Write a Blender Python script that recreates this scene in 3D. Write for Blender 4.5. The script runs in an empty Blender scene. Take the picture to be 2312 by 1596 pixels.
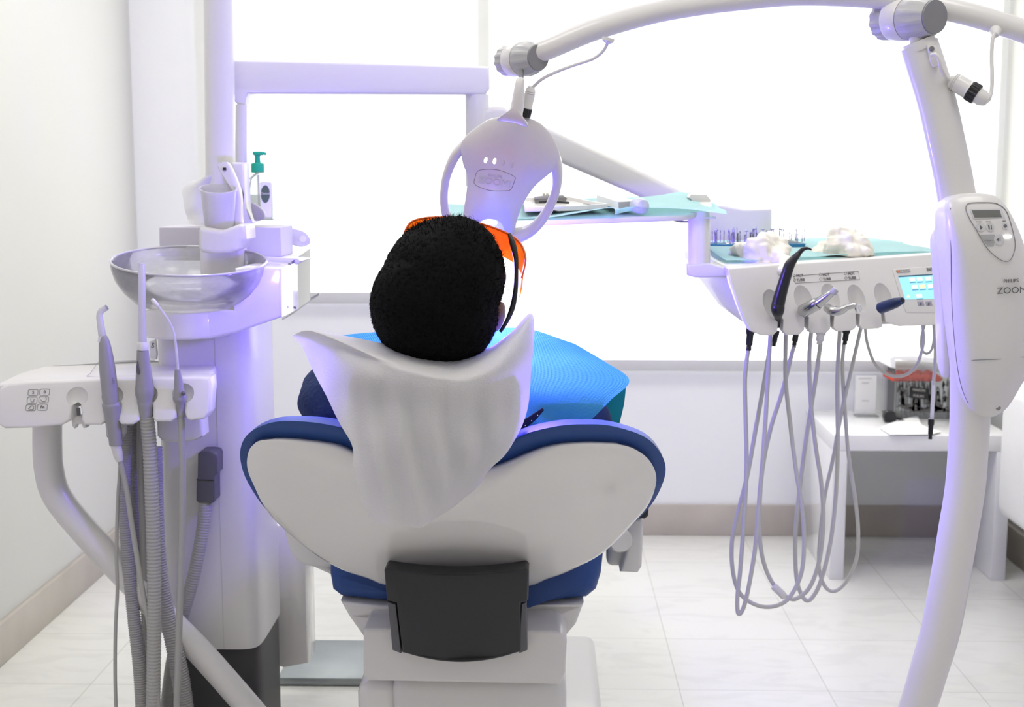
import bpy, bmesh, math, random
from mathutils import Vector, Matrix, noise
random.seed(7)
PI = math.pi
scn = bpy.context.scene
COL = scn.collection
# ------------------------------------------------------------------ camera model (photo 2312 x 1596)
F = 3000.0; CX, CY = 1156.0, 798.0; HZ = 400.0; CAMH = 1.13
TH = math.atan((CY-HZ)/F); PSI = math.radians(1.41)
def P(px, py, Y):
    """world point on the plane y = Y seen at photo position (px, py)"""
    x = (px-CX)/F; y = (CY-py)/F
    yy = y*math.sin(TH)+math.cos(TH); zz = y*math.cos(TH)-math.sin(TH)
    wx = x*math.cos(PSI)-yy*math.sin(PSI); wy = x*math.sin(PSI)+yy*math.cos(PSI)
    t = Y/wy
    return Vector((wx*t, Y, CAMH+zz*t))
def S(Y): return Y/F
cam_d = bpy.data.cameras.new('camera'); cam = bpy.data.objects.new('camera', cam_d); COL.objects.link(cam)
cam.location = (0, 0, CAMH); cam.rotation_euler = (PI/2-TH, 0, PSI)
cam_d.sensor_width = 36; cam_d.lens = F/2312*36; cam_d.clip_start = .05
cam_d.dof.use_dof = True; cam_d.dof.focus_distance = 1.95; cam_d.dof.aperture_fstop = 8
scn.camera = cam
scn.view_settings.view_transform = 'Standard'; scn.view_settings.look = 'None'
scn.view_settings.gamma = 1; scn.view_settings.exposure = 0.38; scn.view_settings.use_curve_mapping = False

# ------------------------------------------------------------------ materials
MATS = {}
def mat(name, col, rough=.4, metal=0, coat=0, var=.03, vscale=12, bump=0, bscale=60, trans=0, ior=1.45, emit=None, estr=0, alpha=1, sub=0, sheen=0):
    m = bpy.data.materials.new(name); m.use_nodes = True; nt = m.node_tree; n = nt.nodes; L = nt.links
    b = n['Principled BSDF']
    tc = n.new('ShaderNodeTexCoord'); nz = n.new('ShaderNodeTexNoise'); nz.inputs['Scale'].default_value = vscale; nz.inputs['Detail'].default_value = 3
    L.new(tc.outputs['Object'], nz.inputs['Vector'])
    mx = n.new('ShaderNodeMix'); mx.data_type = 'RGBA'
    c = Vector(col[:3])
    mx.inputs[6].default_value = (*(c*(1-var)), 1); mx.inputs[7].default_value = (*[min(1, v*(1+var)) for v in c], 1)
    L.new(nz.outputs['Fac'], mx.inputs[0]); L.new(mx.outputs[2], b.inputs['Base Color'])
    b.inputs['Roughness'].default_value = rough; b.inputs['Metallic'].default_value = metal
    b.inputs['Coat Weight'].default_value = coat; b.inputs['Coat Roughness'].default_value = .06
    b.inputs['Transmission Weight'].default_value = trans; b.inputs['IOR'].default_value = ior
    b.inputs['Alpha'].default_value = alpha
    if sheen: b.inputs['Sheen Weight'].default_value = sheen
    if sub: b.inputs['Subsurface Weight'].default_value = sub; b.inputs['Subsurface Radius'].default_value = (.02, .02, .02)
    if emit: b.inputs['Emission Color'].default_value = (*emit, 1); b.inputs['Emission Strength'].default_value = estr
    if bump:
        nb = n.new('ShaderNodeTexNoise'); nb.inputs['Scale'].default_value = bscale; nb.inputs['Detail'].default_value = 4
        L.new(tc.outputs['Object'], nb.inputs['Vector'])
        bp = n.new('ShaderNodeBump'); bp.inputs['Strength'].default_value = bump; bp.inputs['Distance'].default_value = .01
        L.new(nb.outputs['Fac'], bp.inputs['Height']); L.new(bp.outputs['Normal'], b.inputs['Normal'])
    MATS[name] = m; return m
WHITE = mat('white_plastic', (.72, .71, .69), .32, coat=.25, var=.01)
GLOSS = mat('gloss_white_shell', (.79, .775, .75), .12, coat=.8, var=.01, vscale=3)
UNITW = mat('unit_white', (.72, .71, .69), .35, coat=.15, var=.01)
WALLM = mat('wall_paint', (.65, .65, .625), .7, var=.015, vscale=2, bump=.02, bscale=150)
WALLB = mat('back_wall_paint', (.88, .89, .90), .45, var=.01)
CEILM = mat('ceiling_paint', (.85, .85, .84), .8)
BASEM = mat('stone_baseboard', (.50, .46, .41), .45, var=.16, vscale=7, bump=.05)
BLUE = mat('blue_upholstery', (.016, .062, .24), .5, coat=.0, var=.10, vscale=9, bump=.03, bscale=250)
BLACK = mat('black_plastic', (.012, .012, .014), .35, var=.1)
CHAR = mat('charcoal_plastic', (.022, .022, .024), .42, var=.06, vscale=30, bump=.04, bscale=500)
DGREY = mat('dark_grey_plastic', (.10, .10, .11), .4, var=.05)
PLINTH = mat('plinth_grey', (.055, .053, .055), .5)
HOSE = mat('grey_hose', (.40, .395, .38), .5, var=.05)
HOSEL = mat('light_grey_hose', (.55, .55, .53), .45, var=.04)
HANDG = mat('grey_handpiece', (.32, .31, .33), .38, var=.04)
KNOBG = mat('knob_grey', (.46, .46, .46), .4)
CAPG = mat('knob_cap_grey', (.23, .23, .24), .5)
STEEL = mat('brushed_steel', (.52, .52, .52), .25, metal=1, var=.08)
STEELD = mat('dull_steel', (.25, .25, .25), .35, metal=.9, var=.1)
CHROME = mat('chrome', (.8, .8, .8), .08, metal=1)
PAPER = mat('white_paper', (.9, .9, .89), .8)
TISS = mat('tissue_paper', (.88, .88, .88), .9, bump=.1, bscale=90)
SKIN = mat('skin', (.16, .075, .045), .5, sub=.1, var=.08, vscale=30, bump=.05, bscale=300)
LIP = mat('lip', (.22, .07, .06), .45)
EYEW = mat('eyelid', (.12, .055, .035), .5)
HAIR = mat('black_hair', (.0018, .0017, .0018), .8, var=.4, vscale=60); HAIR.node_tree.nodes['Principled BSDF'].inputs['Specular IOR Level'].default_value = .15
DENIM = mat('navy_cloth', (.014, .032, .11), .85, var=.35, vscale=40, bump=.35, bscale=160, sheen=.0)
TROUS = mat('trouser_cloth', (.02, .022, .03), .85, var=.2, bump=.2, bscale=200)
GREEN = mat('green_pump', (.01, .42, .24), .4)
GREY = mat('mid_grey', (.35, .34, .33), .4)
LINEG = mat('seam_grey', (.22, .22, .22), .5)
TXT = mat('print_grey', (.13, .13, .14), .5)
TXTW = mat('print_white', (.85, .85, .85), .5)
SCR = mat('screen_blue', (.25, .62, .78), .3, emit=(.32, .72, .88), estr=.55)
SCRD = mat('screen_top_bar', (.05, .16, .24), .3)
SCRI = mat('screen_icon', (.7, .85, .92), .3, emit=(.65, .85, .95), estr=.55)
SCRO = mat('screen_icon_orange', (.9, .7, .4), .3, emit=(.95, .75, .5), estr=.5)
LCD = mat('lcd_grey', (.16, .165, .155), .3)
LED = mat('white_led', (1, 1, .95), .3, emit=(1, 1, .92), estr=3)
LEDG = mat('green_led', (.2, .6, .4), .3)
PANELG = mat('panel_grey', (.62, .62, .62), .4)
BURB = mat('blue_bur_block', (.01, .16, .30), .4)
GLOVE = mat('latex_glove', (.80, .77, .69), .5, sub=.15, var=.06)
SOFAM = mat('white_leatherette', (.80, .80, .78), .45, bump=.05)
TABLEM = mat('white_lacquer', (.80, .80, .80), .15, coat=.6)
REDM = mat('red_petals', (.72, .075, .035), .7, var=.3, vscale=60, bump=.4, bscale=90)
ORANGE = None

def node_mat(name):
    m = bpy.data.materials.new(name); m.use_nodes = True; nt = m.node_tree
    for nd in list(nt.nodes): nt.nodes.remove(nd)
    o = nt.nodes.new('ShaderNodeOutputMaterial'); return m, nt, o
def glassy(name, col, frost=.15, transp=.6, body=None, gcol=None):
    """thin walled clear or frosted plastic: transparent + glossy + diffuse body"""
    m, nt, o = node_mat(name); n = nt.nodes; L = nt.links
    tr = n.new('ShaderNodeBsdfTransparent'); tr.inputs[0].default_value = (*col, 1)
    gl = n.new('ShaderNodeBsdfGlossy'); gl.inputs['Roughness'].default_value = frost; gl.inputs['Color'].default_value = (*(gcol or (.9, .9, .9)), 1)
    df = n.new('ShaderNodeBsdfDiffuse'); df.inputs[0].default_value = (*(body or col), 1)
    tl = n.new('ShaderNodeBsdfTranslucent'); tl.inputs[0].default_value = (*(body or col), 1)
    a = n.new('ShaderNodeMixShader'); a.inputs[0].default_value = .5; L.new(df.outputs[0], a.inputs[1]); L.new(tl.outputs[0], a.inputs[2])
    b = n.new('ShaderNodeMixShader')
    nz = n.new('ShaderNodeTexNoise'); nz.inputs['Scale'].default_value = 20
    mr = n.new('ShaderNodeMapRange'); mr.inputs['To Min'].default_value = transp-.04; mr.inputs['To Max'].default_value = transp+.04
    L.new(nz.outputs['Fac'], mr.inputs['Value']); L.new(mr.outputs[0], b.inputs[0])
    L.new(a.outputs[0], b.inputs[1]); L.new(tr.outputs[0], b.inputs[2])
    lw = n.new('ShaderNodeLayerWeight'); lw.inputs['Blend'].default_value = .25
    c = n.new('ShaderNodeMixShader'); L.new(lw.outputs['Fresnel'], c.inputs[0]); L.new(b.outputs[0], c.inputs[1]); L.new(gl.outputs[0], c.inputs[2])
    L.new(c.outputs[0], o.inputs[0]); return m
BOWL = glassy('frosted_glass', (.90, .90, .92), .12, .66, (.9, .9, .92))
CLEAR = glassy('clear_acrylic', (.97, .98, .98), .05, .94, (.85, .86, .86))
CUPM = glassy('translucent_cup', (.9, .9, .93), .3, .15, (.88, .87, .92))
BOTM = glassy('clear_bottle', (.9, .94, .93), .05, .55, (.84, .88, .86))
STRAW = glassy('white_straw', (.9, .9, .92), .2, .1, (.88, .87, .92))
ORNG = glassy('orange_lens', (1, .30, .01), .3, .14, (1, .20, .006), (1, .30, .03))
RETR = glassy('clear_blue_retractor', (.75, .88, 1), .1, .4, (.75, .85, .98))
PANE = glassy('window_glass', (.97, .98, .98), .02, .97, (.9, .9, .9))
def cloth_mat(name, col, tl_col, grid=None, w=.35):
    m, nt, o = node_mat(name); n = nt.nodes; L = nt.links
    df = n.new('ShaderNodeBsdfDiffuse'); tl = n.new('ShaderNodeBsdfTranslucent'); tl.inputs[0].default_value = (*tl_col, 1)
    mx = n.new('ShaderNodeMixShader'); mx.inputs[0].default_value = w
    tc = n.new('ShaderNodeTexCoord'); nz = n.new('ShaderNodeTexNoise'); nz.inputs['Scale'].default_value = 14
    L.new(tc.outputs['Object'], nz.inputs['Vector'])
    cr = n.new('ShaderNodeMix'); cr.data_type = 'RGBA'; cr.inputs[6].default_value = (*[c*.88 for c in col], 1); cr.inputs[7].default_value = (*[min(1, c*1.08) for c in col], 1)
    L.new(nz.outputs['Fac'], cr.inputs[0]); L.new(cr.outputs[2], df.inputs[0])
    if grid:
        uv = n.new('ShaderNodeUVMap'); wv = n.new('ShaderNodeTexWave'); wv.inputs['Scale'].default_value = grid; wv.bands_direction = 'Y'
        wv2 = n.new('ShaderNodeTexWave'); wv2.inputs['Scale'].default_value = grid; wv2.bands_direction = 'X'
        L.new(uv.outputs[0], wv.inputs[0]); L.new(uv.outputs[0], wv2.inputs[0])
        mth = n.new('ShaderNodeMath'); mth.operation = 'ADD'; L.new(wv.outputs['Fac'], mth.inputs[0]); L.new(wv2.outputs['Fac'], mth.inputs[1])
        bp = n.new('ShaderNodeBump'); bp.inputs['Strength'].default_value = .5; bp.inputs['Distance'].default_value = .002
        L.new(mth.outputs[0], bp.inputs['Height']); L.new(bp.outputs[0], df.inputs['Normal'])
    L.new(df.outputs[0], mx.inputs[1]); L.new(tl.outputs[0], mx.inputs[2]); L.new(mx.outputs[0], o.inputs[0]); return m
PAPERW = mat('white_cover_fabric', (.95, .94, .925), .85, var=.02, bump=.15, bscale=400)
BIB = cloth_mat('light_blue_bib', (.17, .64, .82), (.17, .64, .82), 34)
TEAL = cloth_mat('teal_bib_backing', (.03, .30, .36), (.03, .35, .4))
DRAPE = mat('aqua_tray_paper', (.66, .93, .95), .8, var=.05)
BLIND = cloth_mat('roller_blind_fabric', (.80, .80, .79), (.93, .93, .91), w=.72)
BARM = mat('blind_bar_grey', (.62, .62, .63), .5)
# marble tiles
m = bpy.data.materials.new('marble_tiles'); m.use_nodes = True; nt = m.node_tree; n = nt.nodes; L = nt.links; b = n['Principled BSDF']
tc = n.new('ShaderNodeTexCoord'); mp = n.new('ShaderNodeMapping'); mp.inputs['Location'].default_value = (-.24, .05, 0)
L.new(tc.outputs['Object'], mp.inputs[0])
br = n.new('ShaderNodeTexBrick'); br.offset = 0; br.squash = 1; br.inputs['Scale'].default_value = 1; br.inputs['Mortar Size'].default_value = .0012; br.inputs['Mortar Smooth'].default_value = .3
br.inputs['Brick Width'].default_value = .33; br.inputs['Row Height'].default_value = .33
L.new(mp.outputs[0], br.inputs['Vector'])
nz = n.new('ShaderNodeTexNoise'); nz.inputs['Scale'].default_value = 3.2; nz.inputs['Detail'].default_value = 9; nz.inputs['Distortion'].default_value = 1.8
mp2 = n.new('ShaderNodeMapping'); mp2.inputs['Scale'].default_value = (1.5, 3.5, 1); mp2.inputs['Rotation'].default_value = (0, 0, .5)
L.new(tc.outputs['Object'], mp2.inputs[0]); L.new(mp2.outputs[0], nz.inputs[0])
rp = n.new('ShaderNodeValToRGB'); rp.color_ramp.elements[0].position = .36; rp.color_ramp.elements[0].color = (.75, .75, .712, 1)
rp.color_ramp.elements[1].position = .50; rp.color_ramp.elements[1].color = (.80, .80, .76, 1); L.new(nz.outputs['Fac'], rp.inputs[0])
br.inputs['Color1'].default_value = (1, 1, 1, 1); br.inputs['Color2'].default_value = (.97, .97, .97, 1); br.inputs['Mortar'].default_value = (.68, .67, .64, 1)
mm = n.new('ShaderNodeMix'); mm.data_type = 'RGBA'; mm.blend_type = 'MULTIPLY'; mm.inputs[0].default_value = 1
L.new(rp.outputs[0], mm.inputs[6]); L.new(br.outputs['Color'], mm.inputs[7]); L.new(mm.outputs[2], b.inputs['Base Color'])
b.inputs['Roughness'].default_value = .28; b.inputs['Coat Weight'].default_value = .1
FLOORM = m

# ------------------------------------------------------------------ object helpers
ORG = {}
def root(name, label, cat, loc=(0, 0, 0), group=None):
    o = bpy.data.objects.new(name, None); COL.objects.link(o); o.location = loc; o.empty_display_size = .05
    ORG[o] = Vector(loc); o['label'] = label; o['category'] = cat
    if group: o['group'] = group
    return o
def obj(name, bm, m, parent=None, smooth=40, label=None, mats=None):
    org = ORG.get(parent, Vector((0, 0, 0))) if parent else Vector((0, 0, 0))
    if parent is None and bm.verts:      # own origin: centre of the footprint
        xs = [v.co for v in bm.verts]
        org = Vector(((min(v.x for v in xs)+max(v.x for v in xs))/2, (min(v.y for v in xs)+max(v.y for v in xs))/2, min(v.z for v in xs)))
    for v in bm.verts: v.co -= org
    me = bpy.data.meshes.new(name); bm.to_mesh(me); bm.free()
    for p in me.polygons: p.use_smooth = True
    me.set_sharp_from_angle(angle=math.radians(smooth))
    for k in (mats or [m]): me.materials.append(k)
    o = bpy.data.objects.new(name, me); COL.objects.link(o)
    if parent: o.parent = parent
    else: o.location = org
    ORG[o] = org
    if label: o['label'] = label
    return o
def tag(o, label, cat, group=None):
    o['label'] = label; o['category'] = cat
    if group: o['group'] = group
    return o
def struct(name, bm, m, smooth=30):
    o = obj(name, bm, m, None, smooth); o['kind'] = 'structure'; return o
def B(): return bmesh.new()
def fixn(bm): bmesh.ops.recalc_face_normals(bm, faces=bm.faces[:])
def box(bm, lo, hi, bev=0, seg=2):
    t = B(); r = bmesh.ops.create_cube(t, size=1)
    for v in t.verts: v.co = Vector([lo[i]+(v.co[i]+.5)*(hi[i]-lo[i]) for i in range(3)])
    if bev: bmesh.ops.bevel(t, geom=t.edges[:], offset=bev, segments=seg, affect='EDGES', profile=.5)
    merge(bm, t); return bm
def merge(bm, t, M=None):
    mp = {}
    for v in t.verts: mp[v] = bm.verts.new(M @ v.co if M else v.co)
    for f in t.faces:
        try:
            g = bm.faces.new([mp[v] for v in f.verts]); g.material_index = f.material_index
        except ValueError: pass
    t.free(); return bm
def cr(pts, k=8, closed=False):
    """Catmull-Rom resampling of tuples/vectors"""
    pts = [Vector(p) for p in pts]; n = len(pts); out = []
    rng = range(n) if closed else range(n-1)
    for i in rng:
        if closed: a, b_, c, d = pts[i-1], pts[i], pts[(i+1) % n], pts[(i+2) % n]
        else: a, b_, c, d = pts[max(i-1, 0)], pts[i], pts[i+1], pts[min(i+2, n-1)]
        for j in range(k):
            t = j/k
            out.append(.5*((2*b_)+(c-a)*t+(2*a-5*b_+4*c-d)*t*t+(3*b_-a-3*c+d)*t**3))
    if not closed: out.append(pts[-1])
    return out
def tube(bm, pts, r, n=14, k=8, rib=0, ribw=.0, cap=True, flat=None, smooth=True):
    """pts: world points; r: float or list (radius per point); rib: number of ribs; flat: squash (x) of section"""
    rr = r if isinstance(r, (list, tuple)) else [r]*len(pts)
    if smooth:
        P4 = cr([Vector((p[0], p[1], p[2], q)) for p, q in zip(pts, rr)], k)
    else: P4 = [Vector((p[0], p[1], p[2], q)) for p, q in zip(pts, rr)]
    path = [Vector(p[:3]) for p in P4]; rad = [p[3] for p in P4]
    if rib:
        # arc length resample
        Ls = [0]
        for a, b_ in zip(path, path[1:]): Ls.append(Ls[-1]+(b_-a).length)
        N = int(rib*4); np_, nr = [], []; j = 0
        for i in range(N+1):
            s = Ls[-1]*i/N
            while j < len(Ls)-2 and Ls[j+1] < s: j += 1
            t = (s-Ls[j])/max(1e-9, Ls[j+1]-Ls[j])
            np_.append(path[j].lerp(path[j+1], t)); nr.append((rad[j]*(1-t)+rad[j+1]*t)*(1+ribw*(1, .3, -1, .3)[i % 4]))
        path, rad = np_, nr
    T = []
    for i in range(len(path)):
        d = path[min(i+1, len(path)-1)]-path[max(i-1, 0)]
        T.append(d.normalized() if d.length > 1e-9 else Vector((0, 0, 1)))
    u = T[0].orthogonal().normalized()
    if flat: u = (Vector(flat[1])-T[0]*Vector(flat[1]).dot(T[0])).normalized()
    rings = []
    for i, p in enumerate(path):
        u = (u-T[i]*u.dot(T[i])).normalized(); w = T[i].cross(u)
        fx = flat[0] if flat else 1
        rings.append([bm.verts.new(p+(u*math.cos(2*PI*j/n)*fx+w*math.sin(2*PI*j/n))*rad[i]) for j in range(n)])
    for a, b_ in zip(rings, rings[1:]):
        for j in range(n): bm.faces.new([a[j], a[(j+1) % n], b_[(j+1) % n], b_[j]])
    if cap:
        bm.faces.new(rings[0][::-1]); bm.faces.new(rings[-1])
    return bm
def lathe(bm, prof, a, b_=None, n=32, flutes=0, fl=(0, 0), fd=.06, closed=True):
    """prof: [(r, t)] along axis a->b_ (t in metres if b_ is a unit direction, else fraction of a->b_)"""
    a = Vector(a); ax = (Vector(b_)-a); Ln = ax.length; ax.normalize()
    u = ax.orthogonal().normalized(); w = ax.cross(u); rings = []
    for r, t in prof:
        c = a+ax*(t*Ln); ring = []
        for j in range(n):
            rj = r
            if flutes and fl[0] <= t <= fl[1]: rj = r*(1-fd*(1 if (j*flutes*2//n) % 2 else 0))
            ring.append(bm.verts.new(c+(u*math.cos(2*PI*j/n)+w*math.sin(2*PI*j/n))*rj))
        rings.append(ring)
    for p, q in zip(rings, rings[1:]):
        for j in range(n): bm.faces.new([p[j], p[(j+1) % n], q[(j+1) % n], q[j]])
    if closed:
        bm.faces.new(rings[0][::-1]); bm.faces.new(rings[-1])
    return bm
def prism(bm, pix, Yf, thick, bev=.002, seg=2, smooth=0):
    """outline in photo pixels at depth Yf(px,py) extruded by thick away from the camera, edges bevelled"""
    if smooth: pix = [tuple(v[:2]) for v in cr([(x, y, 0) for x, y in pix], smooth, True)]
    if not callable(Yf): y0 = Yf; Yf = lambda x, y: y0
    t = B(); fr = [t.verts.new(P(x, y, Yf(x, y))) for x, y in pix]; bk = [t.verts.new(v.co+Vector((0, thick, 0))) for v in fr]
    f1 = t.faces.new(fr); f2 = t.faces.new(bk[::-1]); n = len(fr)
    for i in range(n): t.faces.new([fr[i], bk[i], bk[(i+1) % n], fr[(i+1) % n]])
    fixn(t)
    if bev:
        es = [e for e in t.edges if (f1 in e.link_faces or f2 in e.link_faces)]
        bmesh.ops.bevel(t, geom=es, offset=bev, segments=seg, affect='EDGES', profile=.5, clamp_overlap=True)
    merge(bm, t); return bm
def bulge(bm, pix, ctr, Yf, amt, thick, k=4, rings=10, rim=.15, pw=2.0, back=.9):
    """rounded shell: outline in px, front bulges towards camera by amt from the outline, thick backwards"""
    out = [(v[0], v[1]) for v in cr([(x, y, 0) for x, y in pix], k, True)] if k else pix
    if not callable(Yf): y0 = Yf; Yf = lambda x, y: y0
    n = len(out); R = []
    ss = [i/rings for i in range(1, rings+1)]
    ss = [1-(1-s)**1.6 for s in ss]
    def pt(x, y, s, dy):
        qx = ctr[0]+(x-ctr[0])*s; qy = ctr[1]+(y-ctr[1])*s
        if dy < 0: return P(qx, qy, Yf(qx, qy)+dy)
        p = P(qx, qy, Yf(qx, qy)); p.y += dy; return p
    cv = bm.verts.new(P(ctr[0], ctr[1], Yf(*ctr)-amt))
    for s in ss: R.append([bm.verts.new(pt(x, y, s, -amt*(1-s**pw)**(.75))) for x, y in out])
    R.append([bm.verts.new(pt(x, y, 1.0, thick*.5)) for x, y in out])
    R.append([bm.verts.new(pt(x, y, back+(1-back)*.4, thick*.9)) for x, y in out])
    R.append([bm.verts.new(pt(x, y, back, thick)) for x, y in out])
    for j in range(n): bm.faces.new([cv, R[0][j], R[0][(j+1) % n]])
    for a, b_ in zip(R, R[1:]):
        for j in range(n): bm.faces.new([a[j], b_[j], b_[(j+1) % n], a[(j+1) % n]])
    c2 = pt(ctr[0], ctr[1], 1, thick); cb = bm.verts.new(c2)
    for j in range(n): bm.faces.new([R[-1][j], cb, R[-1][(j+1) % n]])
    fixn(bm); return bm
def patch(bm, pix, Yf, thick=.001):
    """thin raised plate that follows the curved surface Yf"""
    c = (sum(p[0] for p in pix)/len(pix), sum(p[1] for p in pix)/len(pix)); q = []
    for (ax, ay), (bx, by) in zip(pix, pix[1:]+pix[:1]):
        for j in range(4): q.append((ax+(bx-ax)*j/4, ay+(by-ay)*j/4))
    return bulge(bm, q, c, Yf, 0, thick, k=0, rings=5, back=1)
def grid(bm, rows, kx=6, ky=6, thick=0, wob=0, wsc=8, uvs=True, seed=0):
    """rows of world points -> smooth sheet (Catmull-Rom both ways)"""
    R = [cr(r, kx) for r in rows]; cols = list(zip(*R)); C = [cr(c, ky) for c in cols]
    nu, nv = len(C), len(C[0]); V = [[None]*nv for _ in range(nu)]
    for i in range(nu):
        for j in range(nv):
            p = C[i][j].copy()
            if wob:
                q = p*wsc+Vector((seed, 0, 0)); p.y += wob*noise.noise(q); p.z += wob*.5*noise.noise(q+Vector((9, 3, 1)))
            V[i][j] = bm.verts.new(p)
    uvl = bm.loops.layers.uv.verify()
    fs = []
    for i in range(nu-1):
        for j in range(nv-1):
            f = bm.faces.new([V[i][j], V[i+1][j], V[i+1][j+1], V[i][j+1]]); fs.append(f)
            for l, (a, b_) in zip(f.loops, ((i, j), (i+1, j), (i+1, j+1), (i, j+1))): l[uvl].uv = (a/(nu-1), b_/(nv-1))
    if thick:
        bmesh.ops.solidify(bm, geom=fs, thickness=thick)
    return bm
def text(s, size, o, ex, ey, ext=.0003, font_shear=0, align='CENTER'):
    """bmesh with lettering at o, reading along ex with up ey (unit vectors, metres)"""
    cu = bpy.data.curves.new('t', 'FONT'); cu.body = s; cu.size = size; cu.align_x = align; cu.align_y = 'CENTER'; cu.extrude = ext; cu.shear = font_shear; cu.resolution_u = 3
    ob = bpy.data.objects.new('t', cu); COL.objects.link(ob); bpy.context.view_layer.update()
    me = bpy.data.meshes.new_from_object(ob.evaluated_get(bpy.context.evaluated_depsgraph_get()))
    t = B(); t.from_mesh(me); bpy.data.objects.remove(ob); bpy.data.curves.remove(cu); bpy.data.meshes.remove(me)
    ex = Vector(ex).normalized(); ey = Vector(ey); ey = (ey-ex*ey.dot(ex)).normalized(); ez = ex.cross(ey)
    M = Matrix.Identity(4)
    for i in range(3): M[i][0] = ex[i]; M[i][1] = ey[i]; M[i][2] = ez[i]; M[i][3] = o[i]
    bm = B(); merge(bm, t, M); return bm
def ptext(s, px, py, hpx, Yf, dx=(1, 0), dy=(0, -1), lift=.001, align='CENTER', ext=.0003):
    """lettering hpx photo-pixels high on the surface Yf, running along pixel direction dx"""
    if not callable(Yf): y0 = Yf; Yf = lambda x, y: y0
    o = P(px, py, Yf(px, py)); e = P(px+dx[0]*10, py+dx[1]*10, Yf(px+dx[0]*10, py+dx[1]*10))-o; u = P(px+dy[0]*10, py+dy[1]*10, Yf(px+dy[0]*10, py+dy[1]*10))-o
    o.y -= lift
    return text(s, hpx*1.4*S(o.y), o, e, u, ext, align=align)
def outline(bm, pix, Yf, r=.0005, lift=.0005, k=0, closed=True):
    if not callable(Yf): y0 = Yf; Yf = lambda x, y: y0
    if k: pix = [(v[0], v[1]) for v in cr([(x, y, 0) for x, y in pix], k, closed)]
    pts = [P(x, y, Yf(x, y)-lift) for x, y in pix]
    if closed: pts = pts+[pts[0], pts[1]]
    return tube(bm, pts, r, n=6, smooth=False)
def ball(bm, c, r, sc=(1, 1, 1), M=None, seg=20):
    t = B(); bmesh.ops.create_uvsphere(t, u_segments=seg, v_segments=seg//2+2, radius=r)
    T = Matrix.Translation(Vector(c)) @ (M or Matrix.Identity(4)) @ Matrix.Diagonal((*sc, 1))
    return merge(bm, t, T)

# ------------------------------------------------------------------ the room
XL, XR, YB, ZC = -1.275, 1.40, 4.14, 2.45
bm = B(); box(bm, (XL-.1, -1.2, -.05), (XR+.1, YB+.2, 0)); struct('floor', bm, FLOORM)
bm = B(); box(bm, (XL-.1, -1.2, ZC), (XR+.1, YB+.2, ZC+.05)); struct('ceiling', bm, CEILM)
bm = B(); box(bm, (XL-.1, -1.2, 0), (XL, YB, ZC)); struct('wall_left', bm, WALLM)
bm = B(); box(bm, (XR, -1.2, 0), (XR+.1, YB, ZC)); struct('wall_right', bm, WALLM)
def X4(px): return P(px, 500, YB).x
def Z4(py): return P(1230, py, YB).z
W1 = (X4(468), X4(1078), Z4(662), 2.2); W2 = (X4(1084), X4(2232), Z4(811), 2.2)
bm = B()
for x0, x1, z0, z1 in ((XL, W1[0], 0, ZC), (W1[1], W2[0], 0, ZC), (W2[1], XR, 0, ZC), (W1[0], W1[1], 0, W1[2]), (W1[0], W1[1], 2.2, ZC), (W2[0], W2[1], 0, W2[2]), (W2[0], W2[1], 2.2, ZC)):
    box(bm, (x0, YB, z0), (x1, YB+.18, z1))
struct('wall_back', bm, WALLB)
for i, W in enumerate((W1, W2)):
    bm = B(); w = .014
    for a, c in (((W[0], W[2]), (W[0]+w, W[3])), ((W[1]-w, W[2]), (W[1], W[3])), ((W[0]+w, W[2]), (W[1]-w, W[2]+w)), ((W[0]+w, W[3]-w), (W[1]-w, W[3]))):
        box(bm, (a[0], YB+.10, a[1]), (c[0], YB+.15, c[1]), .004)
    o = struct('window_%d' % (i+1), bm, WHITE)
    bm = B(); box(bm, (W[0]+w, YB+.12, W[2]+w), (W[1]-w, YB+.126, W[3]-w)); p = obj('pane', bm, PANE, o)
bm = B(); box(bm, (XL, YB-.014, 0), (XR, YB, .100), .003); struct('baseboard_back', bm, BASEM)
bm = B(); box(bm, (XL, -1.2, 0), (XL+.014, YB-.014, .100), .003); struct('baseboard_left', bm, BASEM)
bm = B(); box(bm, (XR-.014, -1.2, 0), (XR, YB-.014, .100), .003); struct('baseboard_right', bm, BASEM)
def blind(x0, x1, zb, label):
    r = root('roller_blind', label, 'blind', ((x0+x1)/2, YB-.03, zb))
    bm = B(); t = bmesh.ops.create_grid(bm, x_segments=1, y_segments=1, size=.5)
    for v in bm.verts: v.co = Vector((x0+(v.co.x+.5)*(x1-x0), YB-.03, zb+.02+(v.co.y+.5)*(2.27-zb)))
    obj('fabric', bm, BLIND, r)
    bm = B(); box(bm, (x0, YB-.036, zb), (x1, YB-.022, zb+.036), .004); obj('bottom_bar', bm, BARM, r)
    bm = B(); tube(bm, [(x0, YB-.04, 2.31), (x1, YB-.04, 2.31)], .03, smooth=False); obj('roller_tube', bm, WHITE, r)
blind(X4(460), X4(1079), Z4(684), 'white roller blind left of the blue chair, glowing, ending higher')
blind(X4(1082), X4(2238), Z4(833), 'wide white roller blind at the right, reaching lower with grey bottom bar')

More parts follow.
